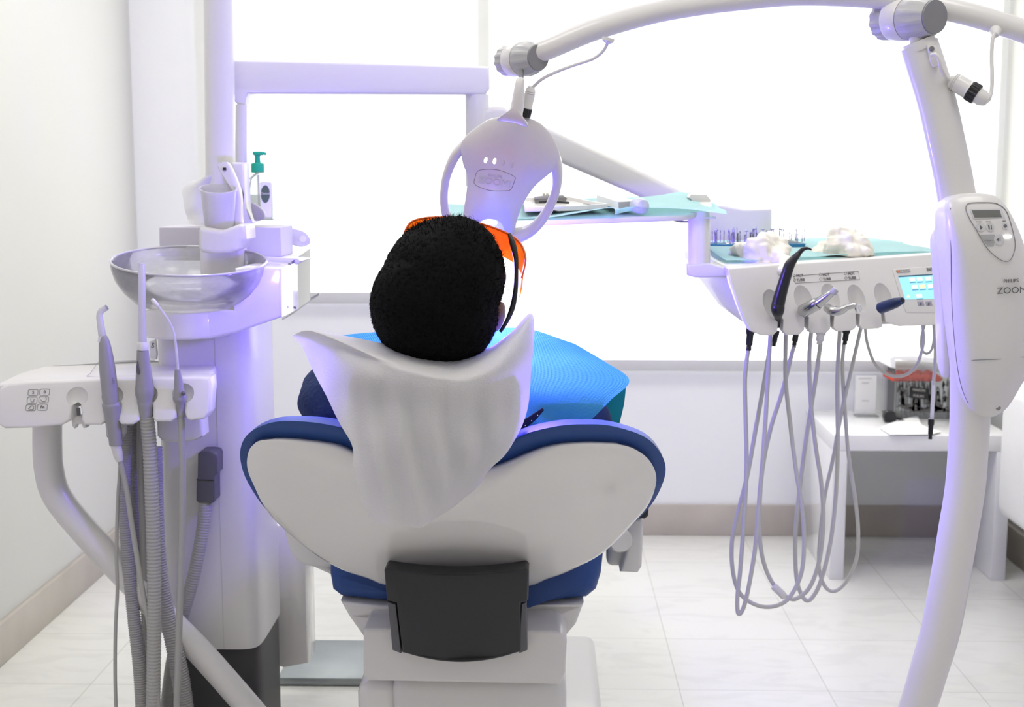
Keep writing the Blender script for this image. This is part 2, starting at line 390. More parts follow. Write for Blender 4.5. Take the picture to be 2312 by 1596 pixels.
# ------------------------------------------------------------------ lights
w = bpy.data.worlds.new('sky'); scn.world = w; w.use_nodes = True
bg = w.node_tree.nodes['Background']; bg.inputs[0].default_value = (1, .97, .915, 1); bg.inputs[1].default_value = .56
sd = bpy.data.lights.new('sun', 'SUN'); sd.energy = 9.5; sd.angle = .1; sd.color = (1, .985, .96); so = bpy.data.objects.new('sun', sd); COL.objects.link(so)
so.rotation_euler = (math.radians(-52), 0, math.radians(8)); so.location = (0, 6, 4)
for x, y in ((-.75, 2.9), (.55, 2.9), (-.6, 1.4), (.6, 1.4)):  # unseen fill lights added under the ceiling to brighten the room, no fixtures
    ld = bpy.data.lights.new('ceiling_fill', 'AREA'); ld.shape = 'RECTANGLE'; ld.size = .6; ld.size_y = .6; ld.energy = 8.5 if y > 2 else 6; ld.color = (1, .975, .91)
    lo = bpy.data.objects.new('ceiling_fill', ld); COL.objects.link(lo); lo.location = (x, y, ZC-.02)
def zl(loc, e, r, name='whitening_light'):
    ld = bpy.data.lights.new(name, 'POINT'); ld.energy = e; ld.color = (.20, .12, 1.0); ld.shadow_soft_size = r
    lo = bpy.data.objects.new(name, ld); COL.objects.link(lo); lo.location = loc
zl(P(1100, 618, 2.165), 10.5, .035)
sl_ = bpy.data.lights.new('whitening_spot', 'SPOT'); sl_.energy = 11; sl_.color = (.20, .12, 1.0); sl_.spot_size = math.radians(176); sl_.spot_blend = .25; sl_.shadow_soft_size = .015
slo = bpy.data.objects.new('whitening_spot', sl_); COL.objects.link(slo); slo.location = P(1108, 575, 2.03); slo.rotation_euler = Vector((0.05, -.85, -.52)).to_track_quat('-Z', 'Y').to_euler()

# ------------------------------------------------------------------ dental chair
def sh(dy=0):                      # plane of the reclined back: leans away towards the seat
    return lambda x, y: 1.80+.0008*(y-960)+dy
ch = root('dental_chair', 'blue upholstered dental chair with glossy white shell, tilted back under the patient', 'dental chair', (P(1030, 1500, 2.5).x, 2.5, 0))
shell_o = [(561,1021),(572,1004),(592,994),(657,992),(752,1003),(800,1020),(860,1052),(950,1078),(1040,1076),(1107,1056),(1143,1043),(1229,1010),(1310,1000),(1400,1004),(1445,1021),(1472,1048),(1482,1085),(1467,1134),(1436,1174),(1364,1246),(1283,1290),(1233,1308),(1195,1323),(1110,1330),(1020,1333),(940,1330),(867,1320),(831,1306),(770,1285),(698,1242),(612,1165),(572,1093),(558,1053)]
bm = B(); bulge(bm, shell_o, (1025, 1180), sh(0), .045, .03, k=4, rings=14, pw=2.2)
obj('backrest_shell', bm, GLOSS, ch, 60)
cush_o = [(543,1040),(545,1005),(562,978),(599,958),(648,950),(725,956),(790,972),(860,1010),(950,1030),(1040,1030),(1107,1012),(1143,999),(1197,976),(1265,961),(1320,958),(1377,961),(1445,981),(1481,1008),(1502,1048),(1497,1089),(1470,1140),(1420,1190),(1350,1240),(1250,1290),(1020,1310),(820,1290),(700,1230),(610,1160),(560,1090)]
bm = B(); bulge(bm, cush_o, (1025, 1150), sh(.022), .012, .075, k=4, rings=8, pw=6, back=.93)
obj('backrest_cushion', bm, BLUE, ch, 70)
# headrest pad under the cover, with two bars into the back
bm = B(); bulge(bm, [(805,850),(850,838),(1010,850),(1130,835),(1165,850),(1160,930),(1110,990),(1000,1010),(880,1000),(820,940)], (985, 925), lambda x, y: 1.775+.0002*(y-900), .02, .05, k=4, rings=6, pw=4)
obj('headrest', bm, BLUE, ch, 70)
bm = B()
for x in (930, 1050):
    bm = B(); box(bm, P(x-12, 1060, 1.83), P(x+12, 985, 1.845), .003); obj('headrest_bar', bm, CHROME, ch)
# seat cushion and white seat shell
def rrect(x0, y0, x1, y1, r, Y):   # rounded rectangle outline px
    o = []
    for cx, cy, a in ((x1-r, y0+r, -90), (x1-r, y1-r, 0), (x0+r, y1-r, 90), (x0+r, y0+r, 180)):
        for k in range(5): t = math.radians(a+k*22.5); o.append((cx+r*math.cos(t), cy+r*math.sin(t)))
    return o
bm = B(); prism(bm, [(742,1225),(742,1300),(748,1335),(768,1352),(860,1362),(1020,1366),(1190,1364),(1325,1354),(1348,1335),(1358,1300),(1364,1240),(1350,1200),(1020,1195),(760,1200)], lambda x, y: 2.16-.06*(1-((x-1050)/320)**2), .52, .022, 4)
obj('seat_cushion', bm, BLUE, ch, 50)
bm = B(); prism(bm, [(768,1357),(790,1395),(822,1440),(828,1425),(870,1424),(1020,1420),(1190,1420),(1262,1426),(1276,1438),(1300,1410),(1318,1362),(1190,1369),(1020,1371),(860,1368)], lambda x, y: 2.15-.05*(1-((x-1050)/300)**2), .5, .008, 3)
obj('seat_shell', bm, UNITW, ch, 50)
bm = B(); prism(bm, [(820,1424),(826,1420),(1255,1425),(1268,1432),(1280,1450),(1276,1520),(1262,1548),(1230,1546),(830,1538),(820,1525)], lambda x, y: 2.03, .42, .012, 4)
obj('lift_housing', bm, UNITW, ch, 50)
c0 = P(882, 1542, 2.1); c1 = P(1280, 1542, 2.1)
bm = B(); box(bm, (c0.x, 2.1, .06), (c1.x, 2.4, c0.z+.01), .03, 4); obj('lift_column', bm, UNITW, ch, 50)
bm = B(); box(bm, (c0.x-.06, 2.12, .06), (c0.x+.01, 2.38, c0.z-.01), .02, 3); obj('column_fairing', bm, GLOSS, ch, 50)
bm = B(); box(bm, (c0.x-.05, 2.0, 0), (c1.x+.08, 3.0, .07), .02, 3); obj('base_plate', bm, UNITW, ch, 50)
# black hinge cover in front
hy = lambda x, y: 2.035-.0012*max(0, 0) - .035*(1-((x-1030)/165)**2)+.00018*(y-1300)-.06
bm = B()
t0 = [(867,1288),(872,1284)]+[(x, 1298-13*((x-1030)/155)**2) for x in range(885, 1180, 15)]+[(1188,1285),(1194,1290),(1193,1355),(1187,1360),(1176,1362),(1176,1472)]+[(x, 1496-25*((x-1040)/136)**2) for x in range(1165, 915, -15)]+[(908,1474),(895,1362),(873,1356)]
prism(bm, t0, hy, .05, .004, 3); obj('hinge_cover', bm, CHAR, ch, 40)
for s_, pix in (('l', [(875,1359),(893,1365),(906,1476),(886,1468)]), ('r', [(1178,1364),(1188,1360),(1191,1468),(1172,1476)])):
    bm = B(); prism(bm, pix, lambda x, y: hy(x, y)+.003, .05, .002, 2); obj('side_strip', bm, DGREY, ch, 40)
# arm supports left and right
bm = B(); prism(bm, [(640,1165),(700,1195),(760,1260),(745,1282),(700,1280),(672,1268),(650,1235)], 2.2, .05, .008, 3, smooth=3); tube(bm, [P(715, 1255, 2.22), P(790, 1290, 2.3)], .018, smooth=False)
obj('arm_bracket', bm, UNITW, ch, 50)
bm = B(); prism(bm, [(1416,1172),(1446,1170),(1453,1176),(1449,1280),(1440,1294),(1400,1292),(1416,1240)], 2.2, .05, .006, 3); box(bm, P(1370, 1280, 2.23), P(1418, 1220, 2.27), .01)
obj('arm_bracket', bm, UNITW, ch, 50)
bm = B(); lathe(bm, [(.0, 0), (.018, .0), (.021, .004/.03), (.021, .8), (.016, 1)], P(1402, 1222, 2.19), P(1402, 1222, 2.19)+Vector((-.002, .03, 0)), 28); obj('pivot_cap', bm, GLOSS, ch)
bm = B(); prism(bm, [(1443,1145),(1466,1132),(1464,1166),(1456,1172),(1430,1172)], 2.17, .10, .004, 3); obj('armrest_end', bm, BLACK, ch)
# leg rest beyond the seat
bm = B(); box(bm, (-.36, 2.66, .40), (.06, 3.35, .47), .03, 4); obj('leg_rest', bm, BLUE, ch, 60)
bm = B(); box(bm, (-.33, 2.60, .37), (.03, 3.3, .402), .01, 3); obj('leg_rest_shell', bm, UNITW, ch, 50)

# cover paper over the headrest
rows = [
 [P(880,775,1.86),P(930,790,1.85),P(1000,800,1.85),P(1060,800,1.85),P(1110,780,1.86),P(1140,760,1.87),P(1165,740,1.88)],
 [P(675,750,1.80),P(712,744,1.79),P(800,775,1.78),P(905,810,1.76),P(1030,832,1.75),P(1130,786,1.76),P(1197,706,1.79)],
 [P(683,782,1.795),P(735,772,1.79),P(815,800,1.77),P(905,832,1.72),P(1040,848,1.715),P(1135,812,1.73),P(1207,738,1.78)],
 [P(712,845,1.79),P(765,845,1.775),P(850,852,1.735),P(930,860,1.71),P(1050,868,1.71),P(1130,860,1.73),P(1200,835,1.78)],
 [P(752,920,1.785),P(810,920,1.765),P(870,920,1.735),P(950,920,1.715),P(1050,920,1.715),P(1125,925,1.74),P(1190,925,1.785)],
 [P(795,1000,1.765),P(830,1000,1.745),P(880,1000,1.725),P(950,1000,1.715),P(1030,1000,1.715),P(1100,1005,1.73),P(1155,1005,1.768)],
 [P(800,1055,1.760),P(836,1060,1.738),P(890,1060,1.722),P(950,1060,1.715),P(1010,1060,1.718),P(1060,1060,1.735),P(1105,1060,1.765)],
 [P(815,1105,1.762),P(850,1110,1.740),P(900,1118,1.722),P(950,1120,1.718),P(995,1118,1.722),P(1035,1112,1.745),P(1070,1106,1.768)],
 [P(838,1178,1.765),P(860,1180,1.742),P(890,1184,1.730),P(925,1189,1.722),P(955,1188,1.728),P(985,1172,1.745),P(1020,1146,1.768)],
]
def foldpt(p, i):
    return p
bm = B(); grid(bm, rows, 10, 7, 0, .006, 13, seed=3)
for v in bm.verts:                # long vertical folds below the headrest
    f = max(0, min(1, (.93-v.co.z)/.14))
    v.co.y += .005*f*math.sin(v.co.x*150+2.2*math.sin(v.co.z*17))-.004*f
bmesh.ops.solidify(bm, geom=bm.faces[:], thickness=.0012)
tag(obj('headrest_cover', bm, PAPERW, None, 60), 'white disposable cover draped over the headrest below the black hair', 'headrest cover')

# ------------------------------------------------------------------ the patient
Hc = P(1003, 655, 1.845)
fd = Vector((.37, .42, .83)).normalized(); cd = Vector((0, -.88, .45)); cd = (cd-fd*cd.dot(fd)).normalized(); rd = fd.cross(cd).normalized()
HM = Matrix.Identity(4)
for i in range(3): HM[i][0] = rd[i]; HM[i][1] = fd[i]; HM[i][2] = cd[i]; HM[i][3] = Hc[i]
def H(x, y, z): return HM @ Vector((x, y, z))
HR = HM.to_3x3().to_4x4()
def caps(bm, a, b_, ra, rb, flat=None, n=20):
    a = Vector(a); b_ = Vector(b_); d = (b_-a).normalized(); L_ = (b_-a).length
    pts, rr = [], []
    for k in range(6): t = k/5*PI/2; pts.append(a-d*ra*math.cos(t)); rr.append(max(.0008, ra*math.sin(t)))
    for k in range(1, 5): pts.append(a.lerp(b_, k/5)); rr.append(ra*(1-k/5)+rb*k/5)
    for k in range(6): t = k/5*PI/2; pts.append(b_+d*rb*math.sin(t)); rr.append(max(.0008, rb*math.cos(t)))
    return tube(bm, pts, rr, n=n, smooth=False, flat=flat)
def remeshed(name, bm, m, parent, vox, it=6):
    o = obj(name, bm, m, None, 180)
    md = o.modifiers.new('r', 'REMESH'); md.mode = 'VOXEL'; md.voxel_size = vox; md.use_smooth_shade = True
    ms = o.modifiers.new('s', 'SMOOTH'); ms.iterations = it; ms.factor = .5
    bpy.context.view_layer.update()
    me = bpy.data.meshes.new_from_object(o.evaluated_get(bpy.context.evaluated_depsgraph_get()))
    o.modifiers.clear(); old = o.data; o.data = me; bpy.data.meshes.remove(old); me.name = name
    if not me.materials: me.materials.append(m)
    if parent:
        off = ORG[o]-ORG[parent]
        for v in me.vertices: v.co += off
        o.location = (0, 0, 0); o.parent = parent; ORG[o] = ORG[parent]
    return o
EL = [((-.002, -.028, 0), (.081, .078, .090)), ((.010, .034, .0), (.052, .068, .080)), ((.005, .0, .02), (.068, .095, .075)), ((-.006, .006, .0), (.075, .087, .087))]
xc = P(1035, 800, 2.1).x
N0 = Vector((xc, 1.99, .80)); PV = Vector((xc, 2.37, .535))
SHL = [Vector((xc-.175, 2.05, .785)), Vector((xc+.170, 2.08, .735))]
ELB = [Vector((xc+s*.205, 2.24, .60)) for s in (-1, 1)]
WRI = [Vector((xc+s*.11, 2.44, .66)) for s in (-1, 1)]
KNE = [Vector((xc+s*.10, 2.83, .585)) for s in (-1, 1)]
ANK = [Vector((xc+s*.09, 3.18, .53)) for s in (-1, 1)]
def torso(bm, g):
    bd = (PV-N0).normalized()
    fl = (1.75, (1, 0, 0))
    for t, r in ((.12, .098), (.3, .112), (.5, .105), (.75, .10)):
        pass
    pts = [N0+bd*.00, N0+bd*.05, N0+bd*.15, N0+bd*.28, N0+bd*.40, N0+bd*.50]
    rr = [.045+g, .070+g, .090+g, .092+g, .09+g, .09+g]
    tube(bm, pts, rr, n=28, flat=(1.55, (1, 0, 0)))
    caps(bm, SHL[0], SHL[1], .062+g, .062+g)
# body: one continuous surface with head, face, ears, trunk, limbs, hands
bm = B()
for c, r in EL: ball(bm, H(*c), 1, r, HR, 28)
ball(bm, H(0, .035, -.045), 1, (.058, .062, .072), HR); ball(bm, H(0, .070, -.100), 1, (.030, .026, .022), HR)
caps(bm, H(0, .092, -.006), H(0, .106, -.050), .007, .012); ball(bm, H(-.011, .098, -.052), .008); ball(bm, H(.011, .098, -.052), .008)
ball(bm, H(0, .098, -.071), 1, (.026, .012, .007), HR); ball(bm, H(0, .095, -.084), 1, (.023, .013, .008), HR)
ball(bm, H(0, .078, .018), 1, (.052, .016, .012), HR)
for s in (-1, 1):
    ball(bm, H(s*.028, .076, -.008), 1, (.016, .014, .012), HR)
    ball(bm, H(s*.080, -.002, -.022), 1, (.010, .022, .033), HR); ball(bm, H(s*.078, .008, -.046), 1, (.009, .011, .012), HR)
    ball(bm, H(s*.045, .058, -.045), 1, (.022, .025, .025), HR)
caps(bm, H(0, -.015, -.06), N0+Vector((0, .02, -.02)), .058, .058)
torso(bm, 0)
for k, s in enumerate((-1, 1)):
    caps(bm, SHL[k], ELB[k], .055, .043); caps(bm, ELB[k], WRI[k], .043, .027)
    # hand: palm and five fingers resting on the belly
    wv = WRI[k]; d = Vector((-s*.72, .62, -.05)).normalized(); up = Vector((0, -.25, .97)); sd_ = d.cross(up).normalized()
    caps(bm, wv+d*.025, wv+d*.075, .021, .023, flat=(1.7, tuple(sd_)))
    for q, (ln, w_) in enumerate(((.070, .0085), (.080, .009), (.076, .009), (.060, .008))):
        b0 = wv+d*.085+sd_*(-.030+.020*q); k1 = b0+d*ln*.5+up*.006; k2 = k1+d*ln*.5-up*.012
        caps(bm, b0-d*.02, k1, w_, w_*.95, n=12); caps(bm, k1, k2, w_*.95, w_*.8, n=12)
    b0 = wv+d*.035-sd_*.028*(1); k1 = b0+d*.030-sd_*.022; k2 = k1+d*.03-sd_*.004
    caps(bm, b0, k1, .011, .010, n=12); caps(bm, k1, k2, .010, .008, n=12)
    caps(bm, Vector((xc+s*.08, 2.38, .55)), KNE[k], .082, .056); caps(bm, KNE[k], ANK[k], .054, .036)
    caps(bm, ANK[k]+Vector((0, .02, -.01)), ANK[k]+Vector((s*.02, .09, .10)), .036, .028)
per = root('person', 'person lying back in the blue chair, short black hair, navy top, orange safety glasses', 'person', (xc, 2.2, .5))
remeshed('body', bm, SKIN, per, .0038, 4)
# navy top and trousers follow the body
bm = B(); torso(bm, .012)
for k, s in enumerate((-1, 1)):
    caps(bm, SHL[k], ELB[k], .070, .058); caps(bm, ELB[k], ELB[k].lerp(WRI[k], .86), .058, .040)
o = remeshed('jacket', bm, DENIM, per, .006, 5)
for v in o.data.vertices:
    q = v.co*11; v.co += v.normal*(.010*noise.noise(q)+.004*noise.noise(q*3))
bm = B(); tube(bm, [N0+(PV-N0)*.94, PV+Vector((0, .03, -.01)), PV+Vector((0, .09, 0))], [.108, .112, .085], n=24, flat=(1.5, (1, 0, 0)))
for k, s in enumerate((-1, 1)):
    caps(bm, Vector((xc+s*.085, 2.40, .56)), KNE[k], .094, .068); caps(bm, KNE[k], KNE[k].lerp(ANK[k], .92), .066, .052)
remeshed('trousers', bm, TROUS, per, .007, 5)
for k, s in enumerate((-1, 1)):
    bm = B(); a = ANK[k]+Vector((0, .02, -.035)); caps(bm, a, a+Vector((s*.025, .085, .17)), .046, .038); caps(bm, ANK[k], ANK[k]+Vector((0, .04, 0)), .042, .044)
    remeshed('shoe', bm, BLACK, per, .005, 3)
# open collar flap with small studs
bm = B(); prism(bm, [(1224,921),(1229,926),(1210,948),(1180,972),(1152,990),(1140,1004),(1128,1012),(1150,968),(1196,940)], lambda x, y: 1.925, .004, .001, 1); obj('collar_flap', bm, BLACK, per)
bm = B()
for x, y in ((1214, 938), (1200, 950), (1186, 961), (1172, 972), (1160, 981), (1171, 982)):
    bm = B(); ball(bm, P(x, y, 1.922), .0011, seg=8); obj('stud', bm, CHROME, per)
# hair: cap plus short curls
def hr(d):
    best = 0
    for c, r in EL:
        c = Vector(c); A = sum((d[i]/r[i])**2 for i in range(3)); Bq = -2*sum(d[i]*c[i]/r[i]**2 for i in range(3)); Cq = sum((c[i]/r[i])**2 for i in range(3))-1
        D = Bq*Bq-4*A*Cq
        if D > 0: best = max(best, (-Bq+math.sqrt(D))/(2*A))
    return best
def hairy(d):
    y, z = d.y, d.z
    if y < -.1: zt = -.62
    elif y < .15: zt = -.62+(y+.1)/.25*.52
    else: zt = -.10+(y-.15)/.6*.62
    return z > zt
bm = B(); t = B(); bmesh.ops.create_icosphere(t, subdivisions=6, radius=1)
mp = {}
for v in t.verts:
    d = v.co.normalized()
    if hairy(d): mp[v] = bm.verts.new(H(*(d*(hr(d)+.009+.0022*noise.noise(d*26)+.0012*noise.noise(d*60)))))
fs = []
for f in t.faces:
    if all(v in mp for v in f.verts): fs.append(bm.faces.new([mp[v] for v in f.verts]))
t.free(); fixn(bm); bmesh.ops.solidify(bm, geom=fs, thickness=.007)
rnd = random.Random(3); cnt = 0
while cnt < 21000:
    d = Vector((rnd.gauss(0, 1), rnd.gauss(0, 1), rnd.gauss(0, 1)))
    if d.length < .01: continue
    d.normalize()
    if not hairy(d): continue
    cnt += 1; r0 = hr(d)+.006; ln = rnd.uniform(.0035, .0058)+(.0045 if (d.y > .45 and rnd.random() < .35) else 0)
    dl = (d+Vector((rnd.uniform(-1.3, 1.3), rnd.uniform(-1.3, 1.3), rnd.uniform(-1.3, 1.3)))).normalized()
    a = d*r0; b1 = a+d*ln*.5; b2 = b1+dl*ln*.6; sx = d.orthogonal().normalized(); sx.rotate(Matrix.Rotation(rnd.uniform(0, 6.28), 3, d)); sy = d.cross(sx)
    w_ = .00055
    q = [bm.verts.new(H(*(a+sx*w_))), bm.verts.new(H(*(a-sx*w_))), bm.verts.new(H(*(b1+sy*w_*.8))), bm.verts.new(H(*(b1-sy*w_*.8))), bm.verts.new(H(*b2))]
    bm.faces.new([q[0], q[1], q[3]]); bm.faces.new([q[0], q[3], q[2]]); bm.faces.new([q[2], q[3], q[4]])
obj('hair', bm, HAIR, per, 180)

# safety glasses
sg = root('safety_glasses', 'orange wraparound safety glasses with black temple, worn by the reclining person', 'safety glasses', H(0, .12, 0))
cur = [(-.083, .052), (-.079, .074), (-.047, .093), (0, .104), (.045, .106), (.073, .099), (.090, .079), (.096, .050)]
bm = B(); rows = [[H(x*(1+.0*0), y-.004*abs(q), z) for x, y in cur] for q, z in ((0, .014), (1, -.004), (2, -.022), (3, -.042))]
grid(bm, rows, 6, 3); bmesh.ops.solidify(bm, geom=bm.faces[:], thickness=.0022); obj('lens', bm, ORNG, sg, 60)
bm = B(); tube(bm, [H(x, y+.001, .015) for x, y in cur], .0016, n=8); obj('brow_rim', bm, mat('orange_rim', (.75, .12, .01), .3), sg)
for s_, tp_ in ((1, ((.056, .104, .022), (.066, .092, .020), (.077, .076, .018), (.086, .056, .012), (.0935, .034, .006), (.098, .012, 0), (.098, -.008, -.004), (.094, -.024, -.012))), (-1, ((.070, .062, .004), (.076, .045, 0), (.081, .025, -.004), (.084, .005, -.008), (.084, -.012, -.014)))):
    n_ = len(tp_); bm = B(); tube(bm, [H(s_*x, y, z) for x, y, z in tp_], ([.003, .0052, .0042, .0034, .0040, .0046, .0036, .0028] if s_ > 0 else [.003]*5), n=12, flat=(.85, tuple(rd)))
    obj('temple', bm, BLACK, sg)
# mouth retractor
rt = root('lip_retractor', 'clear bluish lip retractor sticking out beside the orange glasses', 'lip retractor', H(0, .11, -.08))
bm = B(); rows = [[P(1152, 640, 1.96), P(1172, 622, 1.97), P(1192, 596, 1.98), P(1203, 590, 1.985)], [P(1155, 655, 1.965), P(1176, 640, 1.972), P(1200, 612, 1.98), P(1212, 604, 1.985)], [P(1158, 672, 1.97), P(1180, 652, 1.975), P(1203, 632, 1.98), P(1210, 618, 1.985)]]
grid(bm, rows, 5, 5); bmesh.ops.solidify(bm, geom=bm.faces[:], thickness=.002); obj('wing', bm, RETR, rt, 60)
bm = B(); tube(bm, [H(.035*math.cos(a), .110-.02*abs(math.cos(a))**2, -.078+.020*math.sin(a)) for a in [k*PI/8 for k in range(17)]], .003, n=8); tube(bm, [H(.035, .094, -.078), P(1152, 655, 1.965)], .003, n=8, smooth=False); obj('mouth_ring', bm, RETR, rt)

# bib on the chest
rows = [
 [P(772,757,2.16),P(860,748,2.18),P(980,740,2.19),P(1100,738,2.19),P(1200,745,2.18),P(1297,775,2.15)],
 [P(800,795,2.09),P(880,785,2.10),P(980,775,2.12),P(1100,775,2.12),P(1215,785,2.11),P(1360,815,2.09)],
 [P(830,835,2.03),P(900,828,2.04),P(980,818,2.06),P(1100,820,2.05),P(1228,840,2.03),P(1421,857,2.04)],
 [P(860,880,1.99),P(920,870,1.99),P(1000,862,1.99),P(1100,868,1.98),P(1215,885,1.965),P(1376,906,1.985)],
 [P(890,925,1.965),P(950,915,1.96),P(1020,905,1.96),P(1105,915,1.955),P(1210,938,1.94),P(1322,958,1.965)],
 [P(920,965,1.94),P(980,955,1.935),P(1050,950,1.935),P(1130,960,1.935),P(1235,975,1.93),P(1270,1000,1.945)],
]
bm = B(); grid(bm, rows, 9, 8, 0, .004, 16, seed=5)
for v in bm.verts:    # the crease across the sheet
    pass
bmesh.ops.solidify(bm, geom=bm.faces[:], thickness=.0012)
tag(obj('dental_bib', bm, BIB, None, 60), 'light blue ribbed paper bib spread over the chest, glowing under the lamp', 'dental bib')
bm = B(); rows = [[P(1300,800,2.18),P(1350,825,2.16),P(1398,850,2.135),P(1414,866,2.125)], [P(1300,850,2.13),P(1350,870,2.12),P(1396,900,2.12),P(1409,912,2.12)], [P(1310,900,2.11),P(1355,920,2.11),P(1388,940,2.12),P(1398,958,2.12)], [P(1330,950,2.11),P(1360,960,2.11),P(1380,975,2.12),P(1390,985,2.12)]]
grid(bm, rows, 6, 6, 0, .003, 20); bmesh.ops.solidify(bm, geom=bm.faces[:], thickness=.001)
tag(obj('bib_liner', bm, TEAL, None, 60), 'teal sheet showing under the right edge of the light blue bib', 'paper sheet')

def sfr(out, ctr, x, y):
    """how far (0..1) a pixel lies from the centre towards the outline"""
    dx, dy = x-ctr[0], y-ctr[1]; best = 1e9
    for (ax, ay), (bx, by) in zip(out, out[1:]+out[:1]):
        ex, ey = bx-ax, by-ay; den = dx*ey-dy*ex
        if abs(den) < 1e-9: continue
        t = ((ax-ctr[0])*ey-(ay-ctr[1])*ex)/den; u = ((ax-ctr[0])*dy-(ay-ctr[1])*dx)/den
        if t > 0 and -.001 <= u <= 1.001: best = min(best, t)
    return min(1, 1/best) if best < 1e9 else 0
# ------------------------------------------------------------------ whitening lamp on its stand
zs = root('whitening_lamp', 'white whitening lamp on curved stand with control box, its head over the mouth', 'dental lamp', P(2078, 1700, 1.93))
pole = [(2075,100),(2090,147),(2115,230),(2134,313),(2156,420),(2172,540),(2184,680),(2190,800),(2190,940),(2185,1030),(2178,1110),(2163,1200),(2148,1290),(2124,1420),(2098,1510),(2072,1596),(2036,1690),(1990,1810),(1962,1930),(1950,2040),(1948,2120)]
pr = [41,42,42,42,42,43,44,45,45,45,45,45,45,45,44,43,43,43,44,45,46]
bm = B(); tube(bm, [P(x, y, 1.93) for x, y in pole], [r*S(1.93) for r in pr], n=36, flat=(.8, (0, 1, 0)))
obj('curved_pole', bm, WHITE, zs, 60)
bs_ = P(1948, 2120, 1.93)
bm = B(); lathe(bm, [(.05, 0), (.055, .1), (.055, .6), (.035, .9), (.03, 1)], (bs_.x, 1.93, .045), (bs_.x, 1.93, .10), 32); obj('base_hub', bm, WHITE, zs)
for q in range(5):
    a = 2*PI*q/5+.3; e_ = Vector((bs_.x+.27*math.cos(a), 1.93+.27*math.sin(a), .06))
    bm = B(); tube(bm, [(bs_.x, 1.93, .075), (bs_.x+.15*math.cos(a), 1.93+.15*math.sin(a), .07), e_], [.024, .020, .014], n=14); lg_ = obj('base_leg', bm, WHITE, zs, 60)
    bm = B(); n2 = Vector((-math.sin(a), math.cos(a), 0)); lathe(bm, [(.022, 0), (.025, .2), (.025, .8), (.022, 1)], e_-n2*.011-Vector((0, 0, .035)), e_+n2*.011-Vector((0, 0, .035)), 20); obj('caster_wheel', bm, DGREY, lg_)
bm = B(); tube(bm, [P(x+16, y, 1.9241) for x, y in pole[:5]], .0012, n=6); obj('pole_seam', bm, UNITW, zs)
bm = B(); lathe(bm, [(.0232, 0), (.0235, .3), (.0225, 1)], P(2080, 112, 1.93), P(2073, 92, 1.93), 36); lathe(bm, [(.012, 0), (.012, 1)], P(2074, 96, 1.93), P(2070, 76, 1.93), 20)
obj('pole_collar', bm, WHITE, zs)
arc = [(1205,122,2.02),(1242,108,2.015),(1345,66,2.01),(1466,31,2.005),(1560,13,2.0),(1660,0,1.995),(1800,-12,1.985),(1960,-8,1.97),(2060,5,1.955),(2190,33,1.94),(2312,71,1.93),(2440,118,1.92)]
bm = B(); tube(bm, [P(*a) for a in arc], [24*S(a[2])*(1 if i < 7 else 1.04) for i, a in enumerate(arc)], n=28); obj('curved_arm', bm, WHITE, zs, 60)
def knob(a, b_, r, nm):
    bm = B(); prof = [(r*.72, 0), (r*.86, .03), (r*.90, .10), (r*.90, .20), (r*.84, .245)]
    lathe(bm, prof, a, b_, 72, 12, (.02, .22), .05); k = obj(nm, bm, KNOBG, zs, 30)
    bm = B(); lathe(bm, [(r*.93, .25), (r*.96, .27), (r*.96, .50), (r*.93, .52)], a, b_, 48); obj('collar', bm, WHITE, k, 50)
    bm = B(); lathe(bm, [(r*.92, .53), (r*.99, .57), (r*.99, .72), (r*.90, .86), (r*.74, .97)], a, b_, 96, 12, (.6, .93), .04); obj('grip', bm, KNOBG, k, 30)
    bm = B(); lathe(bm, [(r*.70, .955), (r*.72, .985), (r*.715, 1.0)], a, b_, 48); obj('end_cap', bm, CAPG, k, 30)
    return k
knob(P(1140, 138, 2.075), P(1216, 130, 2.005), 39*S(2.0), 'tilt_knob')
knob(P(1990, 47, 1.995), P(2112, 38, 1.905), 50*S(1.93), 'height_knob')
bm = B(); lathe(bm, [(.014, 0), (.021, .08), (.021, .8), (.015, 1)], P(2336, 104, 1.95), P(2392, 112, 1.90), 40); obj('end_knob', bm, KNOBG, zs)
# lamp head: tilted disc, top towards the camera
lh = lambda x, y: 2.035+.00030*(y-270)
head_o = [(1147,262),(1108,268),(1080,284),(1052,307),(1040,330),(1046,372),(1054,392),(1054,425),(1046,480),(1040,530),(1060,572),(1120,580),(1155,540),(1168,495),(1184,455),(1208,420),(1238,394),(1258,375),(1264,351),(1253,318),(1232,289),(1207,271),(1179,263)]
HDS = [tuple(v[:2]) for v in cr([(x, y, 0) for x, y in head_o], 5, True)]
bm = B(); bulge(bm, head_o, (1135, 385), lh, .016, .035, k=5, rings=12, pw=3.0)
hd = obj('lamp_head', bm, WHITE, zs, 70)
for pts, nm in (([(1060,318),(1030,348),(1010,392),(1003,430),(1003,462),(1010,490),(1030,522),(1062,548)], 'handle'), ([(1240,330),(1256,372),(1257,420),(1243,462),(1222,497),(1195,522),(1160,535),(1130,550)], 'handle')):
    bm = B(); tube(bm, [P(x, y, lh(x, y)+.012) for x, y in pts], [.008, .0078, .0066, .0060, .0060, .0066, .0085, .012] if pts[0][0] < 1100 else [.011, .0095, .0070, .0070, .0076, .0088, .012, .012], n=18, flat=(1.5, (0, 1, 0))); obj(nm, bm, WHITE, hd, 60)
bm = B(); outline(bm, [(1080,385),(1072,403),(1073,417),(1105,430),(1140,431),(1153,428),(1162,408),(1161,398),(1130,385),(1108,382)], lambda x, y: lh(x, y)-.016*max(0, 1-sfr(HDS, (1135, 385), x, y)**3)**.75, .0004, .0002, 3); obj('badge_line', bm, LINEG, hd)
bl = lambda x, y: lh(x, y)-.016*max(0, 1-sfr(HDS, (1135, 385), x, y)**3)**.75+.0004
